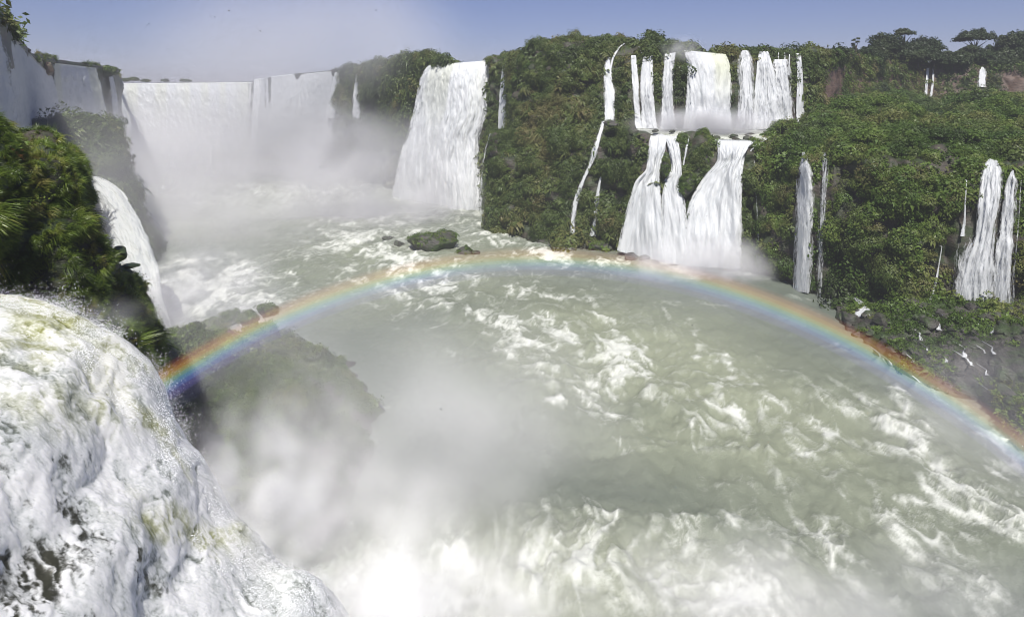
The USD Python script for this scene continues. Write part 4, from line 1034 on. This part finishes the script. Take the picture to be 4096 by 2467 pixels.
# mounded shrubs on the slope at right
shrub_at = [(828, 112, 26), (846, 105, 30), (868, 112, 22), (880, 103, 30), (898, 100, 26), (856, 128, 30), (874, 124, 26), (893, 117, 30), (910, 112, 28), (846, 122, 22), (826, 122, 18), (866, 138, 32), (888, 132, 24), (905, 128, 26),
            (930, 118, 26), (945, 108, 22), (962, 102, 28), (978, 98, 30), (996, 104, 28), (1010, 112, 26), (940, 98, 24), (985, 118, 30), (1004, 128, 30), (960, 122, 24), (940, 134, 28), (972, 138, 30), (1015, 140, 28), (917, 142, 26), (840, 141, 24), (818, 140, 16),
            (1002, 95, 20), (1016, 98, 22), (956, 92, 16), (862, 150, 22), (895, 150, 24)]
rows_of = [('row under the rear wall', -1, 109), ('middle rows', 109, 127), ('front row above the lower wall', 127, 999)]


def shrub_label(k):
    for words, lo, hi in rows_of:
        mine = sorted((q for q in range(len(shrub_at)) if lo <= shrub_at[q][1] < hi), key=lambda q: shrub_at[q][0])
        if k in mine:
            nth = ('leftmost', 'second', 'third', 'fourth', 'fifth', 'sixth', 'seventh', 'eighth', 'ninth', 'tenth', 'eleventh', 'twelfth', 'thirteenth', 'fourteenth', 'fifteenth', 'sixteenth')[mine.index(k)]
            return f'mounded green shrub on right slope, {words}, {nth} from left'.replace('leftmost from left', 'leftmost')


for k, (px, py, wd) in enumerate(shrub_at):
    d = depth_on(['bench'], np.array([px * 1.0]), np.array([py + 3.0]))[0]
    if np.isnan(d):
        continue
    s = 1.2 * wd * d / F_PX / 2
    rr = np.random.default_rng(600 + k)
    which = k % 5

    def build(c, which=which):
        q = np.random.default_rng(900 + which)
        lob = [(np.array([.45 * math.cos(a), .4 * math.sin(a), q.uniform(-.05, .2)]), np.array([.62, .6, .62]) * q.uniform(.75, 1.05)) for a in np.linspace(0, 5.2, 4)] + [(np.array([0, 0, .3]), np.array([.6, .6, .62]))]
        part(c, 'crown', crown_mesh(lob, 900, .062, 40 + which), bench_leaf)
        part(c, 'trunk', trimesh.util.concatenate([limb((0, 0, -.5), (.45 * math.cos(a), .4 * math.sin(a), .25), .06, .02) for a in np.linspace(0, 5.2, 4)]), bark)
    copy_of(('shrub', which), 'shrub', shrub_label(k), 'shrub', 'mounded shrubs on the right slope',
            at(px, py + 2, d - .3 * s), rr.uniform(0, 6.28), (s, s, s * rr.uniform(.62, .85)), build)

r = np.random.default_rng(55)
k = 0
while k < 70:
    on_bench = k >= 45
    px, py = (r.uniform(488, 630), r.uniform(60, 225)) if not on_bench else (r.uniform(830, 1020), r.uniform(175, 285))
    names = F_F if on_bench else D_F
    if any(outline(n_).buffer(5).contains(shapely.Point(px, py)) for n_ in names):
        continue
    d = depth_on(['bench' if on_bench else 'headland'], np.array([px]), np.array([py]))[0]
    k += 1
    if np.isnan(d):
        continue
    s = r.uniform(1.2, 2.6)
    which = k % 5

    def build(c, which=which):
        q = np.random.default_rng(950 + which)
        lob = [(np.array([.5 * math.cos(a), .4 * math.sin(a), q.uniform(-.25, .2)]), np.array([.6, .6, .5]) * q.uniform(.7, 1.05)) for a in np.linspace(0, 5.2, 5)]
        part(c, 'crown', crown_mesh(lob, 620, .085, 60 + which), moss_leaf if which % 2 else bench_leaf)
        part(c, 'trunk', trimesh.util.concatenate([limb((0, .5, -.4), (.45 * math.cos(a), .4 * math.sin(a), .1), .06, .02) for a in np.linspace(0, 5.2, 4)]), bark)
    copy_of(('wall_bush', which, on_bench), 'wall_bush', 'bush clinging to the lower right wall between the falls' if on_bench else 'bush clinging to the green headland face', 'bush',
            'bushes clinging to the lower right wall' if on_bench else 'bushes clinging to the headland', at(px, py, d - .4), r.uniform(-.6, .6), (s, s * .8, s * r.uniform(.7, 1.1)), build)

# the bright fern at the left edge
d = float(np.nan_to_num(depth_on(['near_left'], np.array([8.0]), np.array([150.0]))[0], nan=45.0))
t = thing('fern', 'bright yellow-green fern with orange dry fronds at the left picture edge', 'fern', at(7, 150, d - .75))


def frond(L, az, el, droop, w):
    n, V, Fc = 9, [], []
    d = np.array([math.cos(az) * math.cos(el), math.sin(az) * math.cos(el), math.sin(el)])
    side = np.cross(d, [0, 0, 1]); side /= np.linalg.norm(side)
    for i in range(n):
        s = (i + .5) / n
        p = d * L * s - np.array([0, 0, droop * L * s * s])
        tl = w * math.sin(math.pi * (s * .85 + .12))
        for sg in (-1, 1):
            tip = p + side * sg * tl + d * tl * .55 - [0, 0, tl * .2]
            o = len(V)
            V += [p - d * .022, p + d * .022, tip]
            Fc.append((o, o + 1, o + 2))
    o = len(V)
    V += [[0, 0, 0], [0, .02, 0], list(d * L - np.array([0, 0, droop * L]))]
    Fc.append((o, o + 1, o + 2))
    return trimesh.Trimesh(np.array(V), np.array(Fc), process=False)


r = np.random.default_rng(77)
for k in range(46):
    m_ = frond(r.uniform(.6, 1.15), r.uniform(0, 6.28), r.uniform(.1, 1.25), r.uniform(.25, .7), r.uniform(.12, .2))
    m_.apply_translation([r.normal(0, .45), r.normal(0, .3), r.normal(.45, .3)])
    obj('frond', m_, fern_leaf, t)
for k in range(14):
    m_ = frond(r.uniform(.4, .7), r.uniform(0, 6.28), r.uniform(-.3, .6), r.uniform(.5, .9), r.uniform(.08, .13))
    m_.apply_translation([r.normal(.75, .4), r.normal(-.2, .3), r.normal(-.25, .18)])
    tag(obj('dry_frond', m_, dry_leaf, t), 'orange dry frond' if k == 0 else None)

# ---------------------------------------------------------------- birds
def bird_mesh(span, lift, seed):
    r = np.random.default_rng(seed)
    body = trimesh.creation.icosphere(1, 1.0); body.apply_scale([.06 * span, .26 * span, .055 * span])
    V = np.array([(0, .06, .02), (0, -.08, .02), (.25, .03, lift * .6), (.24, -.09, lift * .6), (.5, -.16, lift)]) * span
    Fc = np.array([(0, 1, 3), (0, 3, 2), (2, 3, 4)])
    rt = trimesh.Trimesh(V, Fc, process=False)
    lf = trimesh.Trimesh(V * [-1, 1, 1], Fc[:, ::-1], process=False)
    tail = trimesh.Trimesh(np.array([(0, -.2, 0), (.07, -.42, 0), (-.07, -.42, 0)]) * span, [[0, 1, 2]], process=False)
    return body, rt, lf, tail


bird_at = [(376, 10, 70), (229, 10.5, 80), (215, 17, 85), (147, 25, 85), (168, 48, 85), (260, 31, 85), (251, 45, 90), (191, 53, 90), (149, 24, 95), (452, 184, 90), (449, 193, 95), (398, 170, 95), (487, 111, 90), (440, 138, 100),
           (320, 167, 80), (430, 230, 90), (441, 408, 55), (692, 325, 70), (528, 233, 85), (482, 261, 80), (686, 228, 90), (707, 216, 95), (692, 279, 85)]
bird_says = ['high in clear sky right of the white cloud of spray', 'top left sky, lower of a close pair', 'left sky above the high left wall, below a pair', 'left sky, upper of two', 'left sky above the far curtain', 'sky right of the close pair',
             'sky over the middle of the far curtain', 'sky just above the far curtain lip', 'left sky, lower of two', 'water left of the great centre fall foot', 'mist below the great centre fall foot', 'mist left of the great centre fall', 'right rim of the great centre fall',
             'middle of the great centre fall', 'mist over the far pool', 'foam left of the large rock island', 'grey water in the middle of the pool', 'calm water under the right end of the rainbow top', 'green foot of the headland', 'shore right of the large rock island',
             'right arm of the lower fall', 'right edge of the lower fall', 'white spray below the lower fall']
for k, (px, py, d) in enumerate(bird_at):
    rr = np.random.default_rng(700 + k)
    which = k % 3

    def build(c, which=which):
        for nm, me in zip(('body', 'wing', 'wing_001', 'tail'), bird_mesh(.42, (.18, -.05, .3)[which], which)):
            part(c, nm, me, feather)
    copy_of(('bird', which), 'bird', 'dark swift over ' + bird_says[k], 'bird', 'swifts flying in the gorge', at(px, py, d), rr.uniform(0, 6.28), 1.0, build)

# ---------------------------------------------------------------- mist, haze
def mist(label, blobs, density, scale, g=-.4, lo=.34, hi=.66, floor=.12, detail=1.0, colour=(1, 1, 1), stretch=(1, 1, 1), seed=0.0):
    """One body of drifting spray: a soft ellipsoid whose density follows its own cloudy pattern."""
    c, rad = blobs
    name = numbered('/World/mist').split('/')[-1]
    taken['/World/mist'] -= 1
    taken['/World/mist'] = max(taken['/World/mist'], 0)
    nodes = {'g': ('geometry', {}), 'm': ('mapping', {'mapping_type': 'texture', 'location': tuple(c), 'scale': tuple(rad)}), 'l': ('vector_math', {'math_type': 'length'}),
             'f': ('map_range', {'range_type': 'smoothstep', 'from_min': .1, 'from_max': 1.0, 'to_min': density, 'to_max': 0.0, 'clamp': True}),
             's': ('mapping', {'mapping_type': 'point', 'location': (seed, seed * 2, 0), 'scale': tuple(stretch)}),
             'n': ('noise_texture', {'scale': scale, 'detail': detail, 'roughness': .55}),
             'nr': ('map_range', {'range_type': 'smoothstep', 'from_min': lo, 'from_max': hi, 'to_min': floor, 'to_max': 1.5, 'clamp': True}),
             'x': ('math', {'math_type': 'multiply'}), 'v': ('principled_volume', {'color': colour, 'anisotropy': g})}
    mt = M('vapour_' + name, nodes, [('g.position', 'm.vector'), ('m.vector', 'l.vector1'), ('l.value', 'f.value'), ('g.position', 's.vector'), ('s.vector', 'n.vector'), ('n.fac', 'nr.value'),
                                     ('f.result', 'x.value1'), ('nr.result', 'x.value2'), ('x.value', 'v.density')], volume='v.volume')
    m_ = trimesh.creation.icosphere(3)
    vv = m_.vertices * np.array(rad) * 1.01 + np.array(c)
    vv[:, 2] = np.maximum(vv[:, 2], -5.0 + .012 * (vv[:, 2] + 5.0))
    m_ = trimesh.Trimesh(vv, m_.faces, process=False)
    return tag(obj('mist', m_, mt), label, kind='stuff')


mist('white spray cloud filling the far end of the gorge', ((-150, 395, 8), (175, 130, 58)), .0145, .011, seed=1, floor=.45, lo=.25, hi=.75)
mist('thin spray drifting up into the sky over the far falls', ((-112, 345, 78), (105, 110, 48)), .0085, .012, seed=4, floor=.3)
mist('spray in front of the high left wall', ((-150, 265, 12), (50, 75, 40)), .016, .02, seed=2, floor=.3)
mist('spray hiding the far right part of the back wall', ((-95, 375, 14), (45, 60, 40)), .02, .03, seed=19, floor=.3)
mist('thin spray between the near left cliff and the hazy bluff', ((-84, 128, 24), (30, 34, 30)), .011, .05, seed=14, floor=.4)
mist('spray at the foot of the great centre fall', ((-50, 240, 10), (46, 24, 36)), .06, .045, seed=3)
mist('spray rolling over the pool left of the centre fall', ((-90, 230, 4), (95, 85, 24)), .015, .035, seed=5)
mist('spray at the foot of the lower fall on the right', ((46, 160, 3), (24, 12, 9)), .13, .12, seed=6, detail=2.0)
mist('spray on the ledge under the upper row of falls', ((57, 189, 36.5), (27, 7, 6)), .26, .13, seed=7, floor=.3)
mist('wisp of spray blowing over the widest upper curtain', ((52, 199, 59), (8, 6, 5)), .08, .2, seed=8)
mist('spray at the foot of the chute on the left', ((-56, 118, 7), (17, 13, 14)), .12, .1, seed=9, detail=2.0)
mist('billowing plume of spray rising right of the near cascade', ((-10, 49, 8), (9, 9, 11)), .07, .2, seed=10, floor=.02, lo=.38, hi=.64, detail=2.5)
mist('smaller plume of spray against the wooded slope', ((-20, 60, 9), (8, 8, 11)), .055, .2, seed=16, floor=.02, lo=.38, hi=.64, detail=2.5)
mist('spray hanging on the outer rim of the near cascade', ((-13.6, 33.6, 22.4), (5.8, 3.0, 7.4)), .28, .5, seed=17, floor=.15)
mist('fine spray above the upper rim of the near cascade', ((-21.5, 33.2, 32.8), (5.0, 2.0, 1.3)), .07, .7, seed=20, floor=.1)
mist('spray at the lower end of the near cascade', ((-7.5, 33.5, 17), (4.5, 4.5, 4.5)), .25, .35, seed=18, floor=.2)
mist('spray over the pool in front of the near cascade', ((16, 53, -1), (48, 15, 8)), .055, .1, seed=11, floor=.1)
mist('thin spray veil over the wooded slope below the cascade', ((-6, 74, 5), (24, 24, 17)), .024, .07, seed=12, floor=.15)
mist('bright spray where the near cascade hits the pool', ((-1.5, 52, 1), (13, 8, 8)), .085, .22, seed=21, floor=.15, lo=.36, hi=.66, detail=2.0)
mist('faint spray over the wooded slope under the near falls', ((-30, 80, 8), (32, 34, 20)), .006, .06, seed=15, floor=.35)
mist('thin spray drifting over the right shore', ((64, 78, 3), (26, 20, 14)), .016, .08, seed=13)

haze_mat = M('haze_air', {'v': ('principled_volume', {'color': (.95, .97, 1.0), 'density': .0002, 'anisotropy': -.2})}, volume='v.volume')
box = trimesh.creation.box((2600, 2600, 138.0))
box.apply_translation((0, 300, 138.0 / 2 - 8.0))
tag(obj('haze', box, haze_mat), kind='stuff')

# ---------------------------------------------------------------- the rainbow: self-glowing arc volumes stand in for sunlight scattered by the spray
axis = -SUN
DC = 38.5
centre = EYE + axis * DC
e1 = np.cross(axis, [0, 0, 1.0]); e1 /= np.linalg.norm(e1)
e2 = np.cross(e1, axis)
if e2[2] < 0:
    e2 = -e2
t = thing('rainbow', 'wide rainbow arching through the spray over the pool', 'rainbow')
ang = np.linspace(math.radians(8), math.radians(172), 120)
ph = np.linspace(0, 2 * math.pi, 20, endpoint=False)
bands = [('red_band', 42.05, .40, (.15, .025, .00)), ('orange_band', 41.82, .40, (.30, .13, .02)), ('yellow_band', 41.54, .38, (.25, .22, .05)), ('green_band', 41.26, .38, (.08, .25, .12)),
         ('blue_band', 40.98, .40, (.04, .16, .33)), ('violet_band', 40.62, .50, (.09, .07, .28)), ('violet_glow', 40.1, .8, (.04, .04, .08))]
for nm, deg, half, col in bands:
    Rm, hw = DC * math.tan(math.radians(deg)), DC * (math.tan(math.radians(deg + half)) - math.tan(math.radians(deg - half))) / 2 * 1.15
    dep = 2.7 * (.35 + 1.3 * fbm(np.stack([ang * 5.5, 0 * ang, 0 * ang + 3.0], -1), 3, 12))  # uneven thickness makes the painted glow stronger and weaker along the arc
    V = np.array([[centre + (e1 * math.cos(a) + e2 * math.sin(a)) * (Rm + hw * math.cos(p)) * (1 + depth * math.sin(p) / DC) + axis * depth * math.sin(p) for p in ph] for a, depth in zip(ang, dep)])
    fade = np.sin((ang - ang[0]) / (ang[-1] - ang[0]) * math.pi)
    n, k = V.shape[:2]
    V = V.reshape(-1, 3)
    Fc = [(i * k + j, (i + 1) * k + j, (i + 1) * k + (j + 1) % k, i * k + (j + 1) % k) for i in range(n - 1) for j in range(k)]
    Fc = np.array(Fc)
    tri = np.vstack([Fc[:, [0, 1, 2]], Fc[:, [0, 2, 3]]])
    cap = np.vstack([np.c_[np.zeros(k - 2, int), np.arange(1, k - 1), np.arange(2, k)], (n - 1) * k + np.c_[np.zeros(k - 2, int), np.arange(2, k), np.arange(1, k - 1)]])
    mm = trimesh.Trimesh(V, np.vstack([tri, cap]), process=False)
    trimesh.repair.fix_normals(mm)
    mt = M('light_of_' + nm, {'v': ('volume_coefficients', {'scatter_coeffs': (0, 0, 0), 'absorption_coeffs': (0, 0, 0), 'emission_coeffs': tuple(np.array(col) * .030)})}, volume='v.volume')  # each band emits its colour itself, no sunlight is scattered in it
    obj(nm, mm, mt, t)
